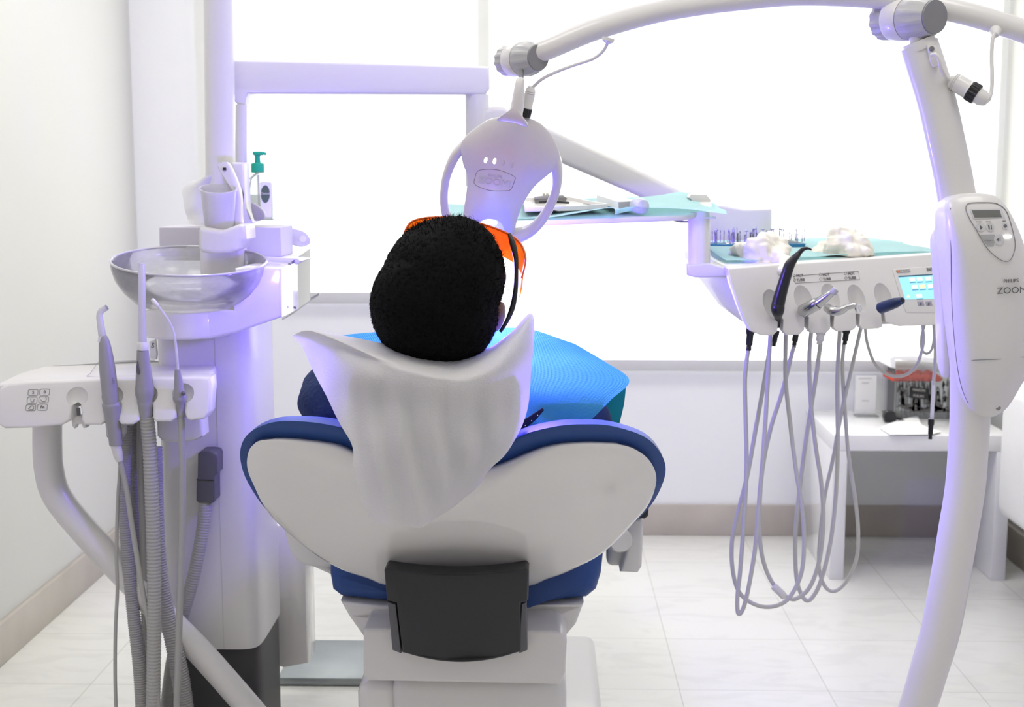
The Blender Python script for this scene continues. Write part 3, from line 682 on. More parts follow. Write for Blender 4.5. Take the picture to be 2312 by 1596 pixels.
obj('badge_text', ptext('ZOOM!', 1117, 412, 16, bl, (1, .14), (.14, -1), .0012), PANELG, hd); obj('badge_text', ptext('PHILIPS', 1118, 398, 7, bl, (1, .14), (.14, -1), .0012), PANELG, hd)
for i, (x, y, M_) in enumerate(((1096.5, 362, LED), (1116.5, 364, LED), (1136, 368, PANELG), (1156, 373, PANELG))):
    bm = B(); bulge(bm, [(x-3, y+5), (x-3.5, y), (x-1, y-6), (x+3, y-6), (x+4, y-1), (x+1, y+6)], (x, y), lambda a, b_: bl(a, b_)-.0006, .0008, .003, k=3, rings=3); obj('indicator_light', bm, M_, hd)
# neck of the head
bm = B(); bulge(bm, [(1122,272),(1130,266),(1146,260),(1156,225),(1162,192),(1168,176),(1182,176),(1184,200),(1183,240),(1180,262),(1190,276),(1190,286),(1160,278)], (1163, 240), lambda x, y: 1.992+.0001*(y-180), .010, .018, k=3, rings=6, pw=3); obj('head_neck', bm, WHITE, zs, 70)
bm = B(); tube(bm, [P(1176, 182, 2.0), P(1177, 160, 2.01)], .004, smooth=False); obj('neck_pin', bm, CAPG, zs)
# violet nozzle (the glowing lamp) below the head
bm = B(); bulge(bm, [(1068,540),(1080,505),(1104,494),(1128,500),(1140,525),(1138,556),(1105,566)], (1105, 530), 2.045, .012, .02, k=4, rings=5); obj('light_guide', bm, RETR, hd)
bm = B(); bulge(bm, [(1082,507),(1092,497),(1108,495),(1122,501),(1118,508),(1098,506)], (1102, 502), 2.028, .001, .004, k=3, rings=3); obj('lamp_glow', bm, mat('violet_lamp', (.3, .3, 1), .3, emit=(.5, .6, 1), estr=6), hd)
# cables and plugs
def plug(a, b_, r, nm, par, ring=True):
    bm = B(); lathe(bm, [(r*.55, 0), (r*.8, .08), (r*.95, .14), (r*.86, .17), (r, .2), (r*.9, .23), (r, .27), (r, .66), (r*1.05, .68), (r*1.05, .71)], a, b_, 28); p = obj(nm, bm, WHITE, par, 30)
    if ring:
        bm = B(); lathe(bm, [(r*1.05, .72), (r*1.12, .74), (r*1.12, 1.0), (r*.9, 1.02)], a, b_, 60, 15, (.72, 1), .06); obj('plug_ring', bm, BLACK, p, 20)
    return p
plug(P(1200, 196, 2.02), P(1184, 262, 2.03), 12.5*S(2.02), 'cable_plug', zs)
bm = B(); tube(bm, [P(1372,92,1.92), P(1369,104,1.93), P(1357,120,1.94), P(1336,134,1.95), P(1300,146,1.97), P(1262,160,1.99), P(1228,176,2.01), P(1206,194,2.02), P(1200,200,2.02)], 3.6*S(1.95), n=12); obj('cable', bm, WHITE, zs)
bm = B(); lathe(bm, [(.009, 0), (.0085, .6), (.004, 1)], P(1374, 86, 1.92), P(1371, 98, 1.92), 20); obj('cable_grommet', bm, WHITE, zs)
pl = plug(P(2144, 178, 1.915), P(2206, 214, 1.90), 20*S(1.91), 'cable_plug', zs)
bm = B(); lathe(bm, [(18*S(1.9), 0), (18*S(1.9), .5), (12*S(1.9), .9), (4*S(1.9), 1)], P(2204, 213, 1.9), P(2232, 230, 1.895), 28); obj('plug_tail', bm, WHITE, pl, 40)
bm = B(); tube(bm, [P(2103,124,1.898), P(2112,123,1.893), P(2120,134,1.892), P(2125,154,1.895), P(2136,174,1.905), P(2148,184,1.913)], 4.5*S(1.9), n=12); obj('cable', bm, WHITE, zs)
bm = B(); tube(bm, [P(2247,74,1.91), P(2241,90,1.908), P(2239,130,1.905), P(2240,170,1.90), P(2239,200,1.898), P(2234,222,1.895), P(2228,229,1.895)], 4.2*S(1.9), n=12); obj('cable', bm, WHITE, zs)
bm = B(); lathe(bm, [(.009, 0), (.008, .5), (.004, 1)], P(2248, 66, 1.93), P(2246.5, 80, 1.91), 20); obj('cable_grommet', bm, WHITE, zs)
bm = B(); prism(bm, [(2093,102),(2114,102),(2119,118),(2120,148),(2108,152),(2101,140),(2098,120)], 1.902, .02, .0015, 2); pk = obj('cable_bracket', bm, WHITE, zs)
o_ = P(2104, 110, 1.901); bm = B(); lathe(bm, [(.0036, 0), (.0036, .6), (.0028, 1)], o_+Vector((0, .002, 0)), o_-Vector((0, .001, 0)), 20); pk = obj('screw', bm, STEELD, pk)
# control box
cbo = [(2131,470),(2140,450),(2165,440),(2196,436),(2232,438),(2254,446),(2272,466),(2291,500),(2309,543),(2326,600),(2336,670),(2337,760),(2325,830),(2300,880),(2276,918),(2254,936),(2232,942),(2203,936),(2182,915),(2167,880),(2158,830),(2150,760),(2143,680),(2137,600),(2132,530)]
CBS = [tuple(v[:2]) for v in cr([(x, y, 0) for x, y in cbo], 4, True)]
cy_ = lambda x, y: 1.885+.00005*(y-440)-.00008*(x-2200)
bm = B(); bulge(bm, cbo, (2230, 690), cy_, .030, .050, k=4, rings=16, pw=4, back=.97)
cb = obj('control_box', bm, WHITE, zs, 70)
bm = B(); bulge(bm, [(2110,530),(2118,512),(2132,508),(2160,520),(2180,800),(2160,852),(2142,852),(2128,838),(2122,700),(2114,590)], (2140, 690), 1.945, .008, .03, k=3, rings=5, pw=4); obj('clamp', bm, WHITE, cb, 70)
fz = lambda x, y: cy_(x, y)-.030*max(0, 1-sfr(CBS, (2230, 690), x, y)**4)**.75
bm = B(); outline(bm, [(2181,474),(2183,462),(2192,458),(2215,457),(2245,458),(2262,466),(2274,480),(2284,510),(2292,545),(2291,565),(2284,583),(2275,590),(2262,588),(2243,575),(2225,555),(2205,520),(2190,495)], fz, .0005, .001, 3); obj('panel_line', bm, LINEG, cb)
bm = B(); patch(bm, [(2190,472),(2262,471),(2269,492),(2198,494)], lambda x, y: fz(x, y)-.0009); obj('display_frame', bm, PANELG, cb)
bm = B(); patch(bm, [(2194,475),(2257,474),(2262,490),(2201,491)], lambda x, y: fz(x, y)-.0015); obj('display', bm, LCD, cb)
for x, y, r, g_ in ((2215, 513, 9.5, 'play'), (2236, 513, 9.5, 'pause'), (2270, 510, 7.5, 'dot'), (2256, 541, 12, 'bell')):
    bm = B(); patch(bm, [(x+r*math.cos(t*PI/8), y+r*math.sin(t*PI/8)) for t in range(16)], lambda a, c: fz(a, c)-.0010); k = obj('button', bm, PANELG, cb)
    bm = B(); zz = -.0016
    if g_ == 'play': patch(bm, [(x-3, y-5), (x+4, y), (x-1, y+5)], lambda a, c: fz(a, c)+zz, .0008)
    elif g_ == 'pause': patch(bm, [(x-5, y-5), (x-2, y-5), (x-1, y+5), (x-3, y+5)], lambda a, c: fz(a, c)+zz, .0008); patch(bm, [(x+1, y-5), (x+3, y-5), (x+4, y+5), (x+2, y+5)], lambda a, c: fz(a, c)+zz, .0008)
    elif g_ == 'dot': patch(bm, [(x+4*math.cos(t*.6), y+4*math.sin(t*.6)) for t in range(10)], lambda a, c: fz(a, c)+zz, .0008)
    else: patch(bm, [(x-6, y), (x-1, y-4), (x-1, y+4)], lambda a, c: fz(a, c)+zz, .0008); patch(bm, [(x+2, y-5), (x+3, y-5), (x+3, y+3), (x+2, y+3)], lambda a, c: fz(a, c)+zz, .0008)
    obj('button_symbol', bm, TXT, k)
for s_, x, y, h in (('START', 2209, 500.5, 2.6), ('PAUSE', 2231, 500.5, 2.6), ('STOP', 2266, 499, 2.6), ('INTENSITY', 2231, 543, 2.6)):
    obj('button_caption', ptext(s_, x, y, h, fz, (1, 0), (0, -1), .0020), LINEG, cb)
bm = B(); patch(bm, [(2212,530),(2246,529),(2244,556),(2230,556)], lambda x, y: fz(x, y)-.0006); obj('caption_field', bm, mat('field_grey', (.42, .42, .42), .4), cb)
bm = B(); patch(bm, [(2266,532),(2270,530.5),(2281,530),(2284,533),(2284,536),(2280,538),(2269,538),(2266,536)], lambda x, y: fz(x, y)-.0012); obj('indicator_light', bm, LED, cb)
obj('maker_name', ptext('PHILIPS', 2282, 634, 8, fz, (1, -.05), (.0, -1), .0016), TXT, cb)
obj('model_name', ptext('ZOOM!', 2250, 657, 15, fz, (1, -.04), (.0, -1), .0016, 'LEFT'), TXT, cb)
bm = B(); tube(bm, [P(x, y, fz(x, y)-.0001) for x, y in ((2168,815),(2200,813),(2250,811),(2310,806),(2330,804))], .0005, n=6); obj('panel_line', bm, LINEG, cb)
bm = B(); tube(bm, [P(x, y, fz(x, y)-.0001) for x, y in ((2146,470),(2147,560),(2149,680),(2158,800),(2170,870),(2186,910))], .0006, n=6); obj('panel_line', bm, LINEG, cb)
bm = B(); lathe(bm, [(.0036, 0), (.0036, 1)], P(2254, 921, fz(2254, 921)-.001), P(2254, 921, fz(2254, 921)+.006), 18); obj('screw', bm, STEELD, cb)

# ------------------------------------------------------------------ water unit with bowl (left)
wu = root('water_unit', 'white dental water unit column with round spittoon platform beside the chair', 'dental unit', (P(495, 1500, 2.5).x, 2.5, 0))
a, b_ = P(366, 760, 2.42), P(634, 1468, 2.42)
cxm = (P(360, 1100, 2.44).x+P(628, 1100, 2.64).x)/2; hw = (P(628, 1100, 2.64).x-P(360, 1100, 2.44).x)/2
def column(bm, z0, z1, w0, w1, y0, y1, cx_, e=3.2, n=48, zs_=2):
    R_ = []
    for k in range(zs_+1):
        t = k/zs_; z = z0+(z1-z0)*t; w_ = w0+(w1-w0)*t; ring = []
        for j in range(n):
            a = 2*PI*j/n; c, s_ = math.cos(a), math.sin(a)
            ring.append(bm.verts.new((cx_+w_*math.copysign(abs(c)**(2/e), c), (y0+y1)/2+(y1-y0)/2*math.copysign(abs(s_)**(2/e), s_), z)))
        R_.append(ring)
    for p, q in zip(R_, R_[1:]):
        for j in range(n): bm.faces.new([p[j], p[(j+1) % n], q[(j+1) % n], q[j]])
    bm.faces.new(R_[0][::-1]); bm.faces.new(R_[-1]); return bm
zb = P(500, 1466, 2.42).z; zt = P(500, 740, 2.42).z
bm = B(); column(bm, zb, zt, hw, hw*.97, 2.42, 2.67, cxm, 7, 96); obj('column_body', bm, UNITW, wu, 50)
bm = B(); column(bm, 0, zb, hw*.98, hw*.98, 2.425, 2.66, cxm, 7, 96); obj('plinth', bm, PLINTH, wu, 50)
bm = B(); sx0 = P(486, 800, 2.42).x; box(bm, (sx0-.0005, 2.4194, zb), (sx0+.0005, 2.43, zt)); obj('column_seam', bm, mat('seam_light', (.60, .59, .58), .5), wu)
# reflective side foot and steel foot plate
bm = B(); prism(bm, [(605,1185),(672,1185),(690,1230),(696,1500),(640,1510),(605,1500)], 2.70, .10, .01, 2); obj('side_cover', bm, GLOSS, wu, 40)
bm = B(); box(bm, (P(648, 1560, 2.95).x, 2.84, 0), (P(850, 1560, 2.95).x, 3.09, .02), .006, 2); obj('foot_plate', bm, mat('worn_steel', (.34, .37, .38), .5, metal=.85, var=.25, vscale=8), wu)
bm = B()
# platform: round front disc and block
Yp = 2.32; c = P(432, 735, Yp+.105*1.0)
z0_ = P(432, 768, Yp).z; z1_ = P(432, 703, Yp).z
lathe(bm, [(.078, 0), (.0815, .05), (.0825, .12), (.0825, .9), (.080, .97), (.072, 1)], (c.x, Yp+.0825, z0_), (c.x, Yp+.0825, z1_), 56)
obj('bowl_platform', bm, GLOSS, wu, 40)
bm = B(); prism(bm, [(445,700),(525,700),(530,606),(560,600),(636,604),(637,716),(532,752),(470,766),(445,766)], lambda x, y: Yp+.01+.0004*(x-445), .25, .006, 3); obj('platform_block', bm, GLOSS, wu, 40)
bm = B(); lathe(bm, [(.066, 0), (.066, .3), (.062, .9), (.058, 1)], (c.x, Yp+.0825, z1_-.001), (c.x, Yp+.0825, z1_+.012), 48); obj('bowl_seat', bm, UNITW, wu)
# bowl
bc = P(430, 684, Yp+.09); up = Vector((.045, -.13, 1)).normalized()
rB = 173*S(Yp+.09)
prof = [(.0, .006), (rB*.62, .0), (rB*.72, .006), (rB*.86, .026), (rB*.95, .046), (rB*.99, .064), (rB, .078), (rB*.99, .081), (rB*.965, .078), (rB*.94, .060), (rB*.84, .030), (rB*.70, .014), (rB*.3, .010), (.0002, .009)]
bm = B(); lathe(bm, [(max(r, .0002), t/.1) for r, t in prof], bc, bc+up*.1, 72, closed=True)
bw = obj('glass_bowl', bm, BOWL, wu, 50)
bm = B(); rp_ = [bc+up*.0795+(Matrix.Rotation(2*PI*k/48, 3, up) @ (up.orthogonal().normalized()*rB*.992)) for k in range(50)]; tube(bm, rp_, .0022, n=8, smooth=False); obj('bowl_rim', bm, mat('rim_glass_grey', (.55, .54, .56), .12, coat=.6), bw)
bm = B(); lathe(bm, [(.018, 0), (.018, .8), (.012, 1)], bc+up*.012, bc+up*.02, 24); obj('drain', bm, STEELD, bw)
# rinse column inside, cup holder and spout
bm = B(); box(bm, P(452, 676, 2.49), P(546, 545, 2.49)+Vector((0, .05, 0)), .010, 3); obj('rinse_column', bm, UNITW, wu, 50)
bm = B(); prism(bm, [(448,520),(452,512),(500,520),(540,506),(553,508),(556,540),(545,545),(540,560),(520,571),(485,574),(455,570),(447,560)], 2.42, .09, .010, 3); obj('cup_holder', bm, UNITW, wu, 50)
bm = B(); bulge(bm, [(492,372),(502,366),(514,367),(522,380),(534,408),(543,440),(545,480),(545,515),(527,515),(528,460),(522,430),(512,400),(504,383),(494,382)], (531, 440), 2.48, .004, .022, k=3, rings=4); obj('water_spout', bm, UNITW, wu, 70)
bm = B(); lathe(bm, [(.0035, 0), (.003, 1)], P(507, 384, 2.478), P(507, 378, 2.478), 14); obj('spout_nozzle', bm, BLACK, wu)
bm = B(); prism(bm, [(520,368),(526,366),(550,367),(552,420),(556,470),(570,503),(545,512),(545,440),(532,400)], 2.56, .05, .006, 2); obj('spout_housing', bm, UNITW, wu, 50)
bm = B(); prism(bm, [(566,459),(580,464),(592,474),(597,486),(592,495),(574,498)], 2.55, .02, .002, 2, smooth=2); obj('spout_tray', bm, GREY, wu, 50)
# shelf and clear side bin
bm = B(); prism(bm, [(560,590),(600,598),(636,607),(664,601),(679,590),(672,583),(600,580),(372,581),(372,588)], 2.545, .16, .002, 2); obj('shelf', bm, WHITE, wu, 40)
bm = B(); prism(bm, [(637,606),(700,560),(700,678),(668,700),(637,722)], lambda x, y: 2.46+.003*(x-637), .004, .0, 1); prism(bm, [(637,716),(700,672),(700,678),(668,700),(637,722)], lambda x, y: 2.46+.003*(x-637), .12, .001, 1); obj('clear_side_bin', bm, CLEAR, wu, 30)
for x, y in ((654, 596), (666, 694)):
    bm = B(); ball(bm, P(x, y, 2.49), .003, seg=10); obj('screw', bm, STEELD, wu)
# elbow hose connector on the column
bm = B(); prism(bm, [(446,1025),(452,1020),(470,1019),(486,1022),(490,1030),(490,1070),(483,1076),(484,1132),(478,1137),(447,1136),(442,1130),(443,1083),(445,1078)], 2.375, .05, .004, 3); el = obj('elbow_connector', bm, DGREY, wu, 40)
bm = B(); outline(bm, [(443,1083),(483,1085)], 2.3745, .0006, .0002, closed=False); obj('joint_line', bm, BLACK, el)
bm = B(); prism(bm, [(336,770),(350,766),(354,800),(352,812),(338,810)], 2.45, .01, .001, 1); obj('side_dial', bm, PAPER, wu)
obj('dial_print', ptext('S', 345, 780, 12, 2.45, (1, .2), (-.2, -1), .001), TXT, wu)
# things on the unit
tag(obj('plastic_cup', lathe(B(), [(.0002, .01), (.024, .0), (.0255, .02), (.030, .55), (.0325, .93), (.0350, .985), (.0350, 1.0), (.0325, 1.0), (.0315, .93), (.029, .5), (.0245, .03), (.0002, .03)], P(496, 524, 2.475), P(493, 425, 2.455), 48), CUPM, None, 40), 'translucent white plastic rinsing cup standing in the cup holder', 'cup')
tb = root('tissue_box', 'lavender grey tissue box with a tissue pulled up, behind the rinsing cup', 'tissue box', P(497, 582, 2.6))
bm = B(); p0 = P(361, 580, 2.56); p1 = P(634, 513, 2.56); box(bm, (p0.x, 2.56, p0.z), (p1.x, 2.68, p1.z), .0015, 1); obj('carton', bm, mat('carton_card', (.62, .60, .66), .75), tb)
bm = B(); grid(bm, [[P(425,506,2.60),P(450,508,2.61),P(480,508,2.62),P(510,508,2.62)], [P(416,450,2.60),P(445,455,2.59),P(480,460,2.61),P(520,470,2.62)], [P(413,428,2.61),P(445,415,2.585),P(485,412,2.60),P(522,430,2.62)], [P(436,408,2.62),P(468,396,2.60),P(500,385,2.61),P(520,400,2.63)]], 7, 7, 0, .012, 26)
bmesh.ops.solidify(bm, geom=bm.faces[:], thickness=.001); obj('tissue', bm, TISS, tb, 60)
sb = root('soap_bottle', 'clear liquid soap bottle with green pump standing behind the spout', 'soap bottle', P(588, 500, 2.66))
bm = B(); zf = 2.66
prism(bm, [(556,498),(556,425),(560,402),(572,392),(578,388),(592,388),(600,394),(611,404),(615,425),(616,498)], zf, .035, .006, 3); obj('bottle', bm, BOTM, sb, 50)
bm = B(); prism(bm, [(560,496),(560,440),(611,440),(612,496)], zf+.006, .022, .003, 2); obj('soap', bm, glassy('soap_liquid', (.93, .94, .84), .1, .5, (.8, .82, .66)), sb)
bm = B(); c_ = P(582, 382, zf+.018); Sz = S(zf)
lathe(bm, [(14*Sz, -8*Sz), (15*Sz, -7*Sz), (15*Sz, 10*Sz), (14*Sz, 13*Sz), (7*Sz, 15*Sz), (6*Sz, 26*Sz), (7*Sz, 32*Sz)], c_, c_+Vector((0, 0, 1)), 28); box(bm, (c_.x-10*Sz, c_.y-.008, c_.z+31*Sz), (c_.x+14*Sz, c_.y+.008, c_.z+40*Sz), .003); tube(bm, [(c_.x+10*Sz, c_.y, c_.z+37*Sz), (c_.x+20*Sz, c_.y, c_.z+34*Sz)], .003, smooth=False); obj('pump', bm, GREEN, sb, 40)
bm = B(); tube(bm, [P(583, 395, zf+.016), P(585, 480, zf+.016)], .002, smooth=False); obj('dip_tube', bm, WHITE, sb)
bm = B(); prism(bm, [(586,414),(592,410),(612,412),(614,420),(613,490),(590,490)], zf-.001, .001, .0002, 1); lb = obj('label', bm, PAPER, sb)
bm = B(); prism(bm, [(599+10*math.cos(t*PI/12), 438+20*math.sin(t*PI/12)) for t in range(24)], zf-.0018, .0012, 0); obj('label_oval', bm, mat('label_green', (.10, .15, .12), .5), lb)
obj('label_text', ptext('Dettol', 599, 437, 5.5, zf-.0018, lift=.0006), TXTW, lb)
bm = B(); prism(bm, [(560,514),(640,514),(672,518),(690,526),(700,540),(697,552),(680,558),(662,554),(635,543),(560,543)], 2.70, .006, .002, 2, smooth=3)
hm = root('hand_mirror', 'lavender flat paddle handle with a round hole, poking out right of the tissue box', 'mirror', P(640, 540, 2.70)); obj('handle', bm, UNITW, hm, 50)
bm = B(); c_ = P(684, 539, 2.6995); lathe(bm, [(8*S(2.7), 0), (8*S(2.7), 1)], c_, c_-Vector((0, .0012, 0)), 24); obj('hanging_hole', bm, mat('hole_white', (.9, .9, .9), .5), hm)

# ------------------------------------------------------------------ lamp pole and arm on the left, carrying arm to the instrument table
sa = root('support_arm', 'white vertical pole with horizontal arm and long sloping arm reaching to the instrument table', 'support arm', P(497, 600, 2.62))
bm = B(); lathe(bm, [(.029, 0), (.029, 1)], P(500, 590, 2.62), P(491, -260, 2.62), 40); obj('vertical_pole', bm, WHITE, sa)
bm = B(); prism(bm, [(500,132),(535,134),(800,140),(1105,150),(1106,200),(1095,214),(1050,213),(800,212),(560,211),(555,220),(555,238),(537,238),(500,200)], lambda x, y: 2.66+.0003*(x-500), .07, .006, 3); obj('horizontal_arm', bm, WHITE, sa, 40)
bm = B(); lathe(bm, [(.012, 0), (.012, 1)], P(545, 400, 2.68), P(545, 236, 2.68), 24); obj('drop_rod', bm, WHITE, sa)
bm = B(); c_ = P(1078, 300, 2.86); lathe(bm, [(.026, 0), (.026, 1)], P(1078, 420, 2.86), P(1078, 214, 2.86), 32); obj('drop_tube', bm, WHITE, sa)
bm = B(); prism(bm, [(1090,246),(1115,238),(1140,238),(1165,252),(1250,290),(1420,370),(1600,462),(1620,490),(1560,500),(1430,438),(1262,366),(1150,330),(1095,330),(1075,290)], lambda x, y: 2.84+.0001*(x-1090), .06, .012, 3); obj('sloping_arm', bm, WHITE, sa, 40)
bm = B(); prism(bm, [(1590,462),(1610,458),(1640,462),(1680,470),(1744,470),(1744,590),(1600,590),(1590,500)], 2.87, .09, .008, 3); obj('elbow_box', bm, WHITE, sa, 40)

# ------------------------------------------------------------------ helper: carve hollows with ellipsoids
def carve(o, cuts):
    for c, r in cuts:
        bm = B(); ball(bm, c-ORG[o], 1, r, None, 28)
        me = bpy.data.meshes.new('c'); bm.to_mesh(me); bm.free(); k = bpy.data.objects.new('c', me); COL.objects.link(k)
        k.location = ORG[o] if o.parent is None else (0, 0, 0)
        if o.parent: k.parent = o.parent
        md = o.modifiers.new('b', 'BOOLEAN'); md.object = k; md.operation = 'DIFFERENCE'; md.solver = 'EXACT'
        bpy.context.view_layer.update()
        nm = bpy.data.meshes.new_from_object(o.evaluated_get(bpy.context.evaluated_depsgraph_get()))
        o.modifiers.clear(); old = o.data; o.data = nm; bpy.data.meshes.remove(old)
        bpy.data.objects.remove(k); bpy.data.meshes.remove(me)
    for p in o.data.polygons: p.use_smooth = True
    o.data.set_sharp_from_angle(angle=math.radians(32))

# ------------------------------------------------------------------ instrument table (right)
du = root('instrument_table', 'white dentist instrument table with screen, handpiece holders and a raised side tray', 'dental instrument table', P(1900, 735, 2.6))
yd = lambda x, y: 1/(1/2.37-.000076*(x-1650)+.000062*(y-600))
LV = [[(1641,604,2.385),(2212,568,2.64),(2150,545,2.92),(1536,556,2.74)], [(1648,620,2.39),(2214,590,2.64),(2150,575,2.92),(1540,580,2.74)], [(1660,655,2.40),(2214,640,2.64),(2150,620,2.9),(1572,627,2.70)], [(1672,695,2.40),(2212,690,2.64),(2150,660,2.86),(1618,688,2.66)], [(1692,738,2.42),(2212,728,2.64),(2150,700,2.8),(1678,728,2.58)]]
bm = B(); rings = []
for L4 in LV:
    q = [P(*p) for p in L4]; r = []
    for i in range(4):
        a, b_, c = q[i-1], q[i], q[(i+1) % 4]
        d0 = (a-b_).normalized()*.03; d1 = (c-b_).normalized()*.03
        for t in (0, .25, .5, .75, 1): r.append(b_+d0*(1-t)**2+d1*t**2)
    rings.append([bm.verts.new(v) for v in r])
for p, q in zip(rings, rings[1:]):
    for j in range(20): bm.faces.new([p[j], p[(j+1) % 20], q[(j+1) % 20], q[j]])
f = bm.faces.new(rings[0][::-1]); bm.faces.new(rings[-1]); fixn(bm)
bmesh.ops.bevel(bm, geom=[e for e in bm.edges if f in e.link_faces], offset=.008, segments=3, affect='EDGES', profile=.5, clamp_overlap=True)
obj('table_body', bm, UNITW, du, 50)
fo = [(1643,606),(1800,594),(2000,581),(2212,566),(2216,610),(2216,728),(2140,733),(2030,737),(2000,728),(1996,706),(1992,700),(1990,706),(1993,738),(1984,742),(1948,744),(1941,735),(1942,712),(1938,706),(1933,710),(1935,738),(1926,746),(1890,749),(1882,740),(1884,714),(1880,708),(1875,712),(1876,742),(1866,752),(1832,753),(1825,742),(1826,718),(1822,712),(1817,716),(1817,745),(1806,756),(1775,757),(1767,745),(1768,722),(1763,716),(1757,720),(1756,748),(1745,758),(1718,757),(1695,748),(1684,730),(1668,690),(1650,640)]
bm = B(); prism(bm, fo, lambda x, y: yd(x, y)-.028, .045, .0045, 3)
fp = obj('front_panel', bm, UNITW, du, 40)
carve(fp, [(P(x, y, yd(x, y)-.031), (.021, .018, .030)) for x, y in ((1746, 684), (1816, 674), (1877, 670), (1936, 672), (1996, 668))])
fr = lambda x, y: yd(x, y)-.0285
# sticker MOT / TURB
bm = B(); outline(bm, [(1792,623),(1938,612),(1941,631),(1796,639)], fr, .0004, .0002); obj('sticker_frame', bm, LINEG, du)
for i, x in enumerate((1806, 1865, 1922)):
    for s_, dy_ in (('MOT', 0), ('TURB', 10)):
        obj('sticker_text', ptext(s_, x+(2 if dy_ else 0), 623-i*2.2+dy_-1, 6.5, fr, (1, -.07), (0, -1), .0006), TXT, du)
        bm = B(); outline(bm, [(x-13+3*math.cos(t*.8)+(1 if dy_ else 0), 622-i*2.2+dy_+3*math.sin(t*.8)) for t in range(8)], fr, .0003, .0002); obj('tick_circle', bm, LINEG, du)
# display
bm = B(); prism(bm, [(2015,608),(2216,592),(2218,706),(2046,706),(2036,680)], lambda x, y: fr(x, y)-.001, .003, .001, 2); dp = obj('display_bezel', bm, WHITE, du)
sf = lambda x, y: fr(x, y)-.0018
bm = B(); prism(bm, [(2028,624),(2213,614),(2216,672),(2044,676)], sf, .001, 0); sc_ = obj('screen', bm, SCR, dp)
bm = B(); prism(bm, [(2028,623),(2213,612),(2213,615),(2029,626)], lambda x, y: sf(x, y)-.0004, .0008, 0); obj('screen_edge', bm, SCRD, dp)
sf2 = lambda x, y: sf(x, y)-.0006
for row, (y, x0) in enumerate(((631, 2052), (648, 2058), (669, 2068))):
    for q in range(4 if row < 2 else 1):
        x = x0+q*17+(2 if q > 1 else 0); yy = y-(x-2052)*.04
        bm = B(); prism(bm, [(x, yy-4), (x+13, yy-5), (x+15, yy+3), (x+2, yy+4)], sf2, .0005, 0); obj('screen_icon', bm, SCRO if (row == 1 and q == 1) else SCRI, sc_)
        bm = B(); prism(bm, [(x+2, yy+6), (x+16, yy+5), (x+16, yy+7), (x+2, yy+8)], sf2, .0005, 0); obj('icon_caption', bm, mat('caption_blue', (.12, .38, .55), .4) if 'caption_blue' not in MATS else MATS['caption_blue'], sc_)
bm = B(); prism(bm, [(2050,664),(2055,671),(2047,672)], sf2, .0005, 0); obj('screen_icon', bm, SCRO, sc_)
obj('maker_badge', prism(B(), [(2023,610),(2054,608),(2056,614),(2025,616)], sf, .001, 0), mat('badge_grey', (.25, .25, .24), .4), dp)
obj('badge_mark', prism(B(), [(2024,611),(2031,610),(2032,614),(2027,616)], sf2, .001, 0), mat('badge_orange', (.75, .22, .08), .5), dp)
obj('badge_text', ptext('CASTELLINI', 2043, 612, 4, sf2, (1, -.06)), TXTW, dp)
obj('model_text', ptext('INTEGO', 2108, 608, 8, sf, (1, -.06), (.15, -1), .0006), TXT, dp)
for x in (2071, 2089, 2110, 2128):
    bm = B(); prism(bm, [(x, 681), (x+14, 680), (x+17, 690), (x+3, 691)], sf, .002, .0004, 1); k = obj('button', bm, mat('button_mauve', (.32, .30, .38), .4) if 'button_mauve' not in MATS else MATS['button_mauve'], dp)
    bm = B(); prism(bm, [(x+7, 682), (x+11, 686), (x+9, 689), (x+6, 689)], lambda a, c: sf(a, c)-.0006, .0005, 0); obj('button_symbol', bm, TXT, k)
# raised tray on its post
TR = [P(1000,503,2.33), P(1175,499,2.345), P(1400,491,2.39), P(1545,486,2.42), P(1590,478,2.46), P(1607,462,2.56), P(1604,446,2.66), P(1560,441,2.70), P(1300,450,2.68), P(1015,462,2.62)]
bm = B(); top = [bm.verts.new(v) for v in TR]; bot = [bm.verts.new(v-Vector((0, 0, .010))) for v in TR]
f1 = bm.faces.new(top[::-1]); f2 = bm.faces.new(bot)
for i in range(len(TR)): bm.faces.new([top[i], bot[i], bot[(i+1) % len(TR)], top[(i+1) % len(TR)]])
fixn(bm); bmesh.ops.bevel(bm, geom=[e for e in bm.edges if (f1 in e.link_faces or f2 in e.link_faces)], offset=.003, segments=3, affect='EDGES', profile=.5)
tr = obj('side_tray', bm, UNITW, du, 50)
bm = B(); box(bm, P(1535, 494, 2.44), P(1600, 486, 2.56), .003); lathe(bm, [(.0205, 0), (.0205, 1)], P(1578, 612, 2.44), P(1578, 482, 2.46), 32); obj('tray_post', bm, UNITW, du, 50)
bm = B(); prism(bm, [(1551,598),(1600,594),(1630,602),(1645,606),(1645,626),(1570,627),(1552,622)], 2.415, .045, .004, 3); obj('post_foot', bm, UNITW, du, 50)
bm = B(); prism(bm, [(1555,446),(1560,438),(1596,439),(1606,452),(1604,470),(1580,470)], 2.60, .05, .003, 2); obj('tray_end_cap', bm, UNITW, du, 40)
bm = B(); tube(bm, [P(1512, 489, 2.45), P(1520, 496, 2.45), P(1536, 500, 2.45), P(1560, 500, 2.46)], .0018, n=8); obj('tray_lever', bm, STEELD, du)
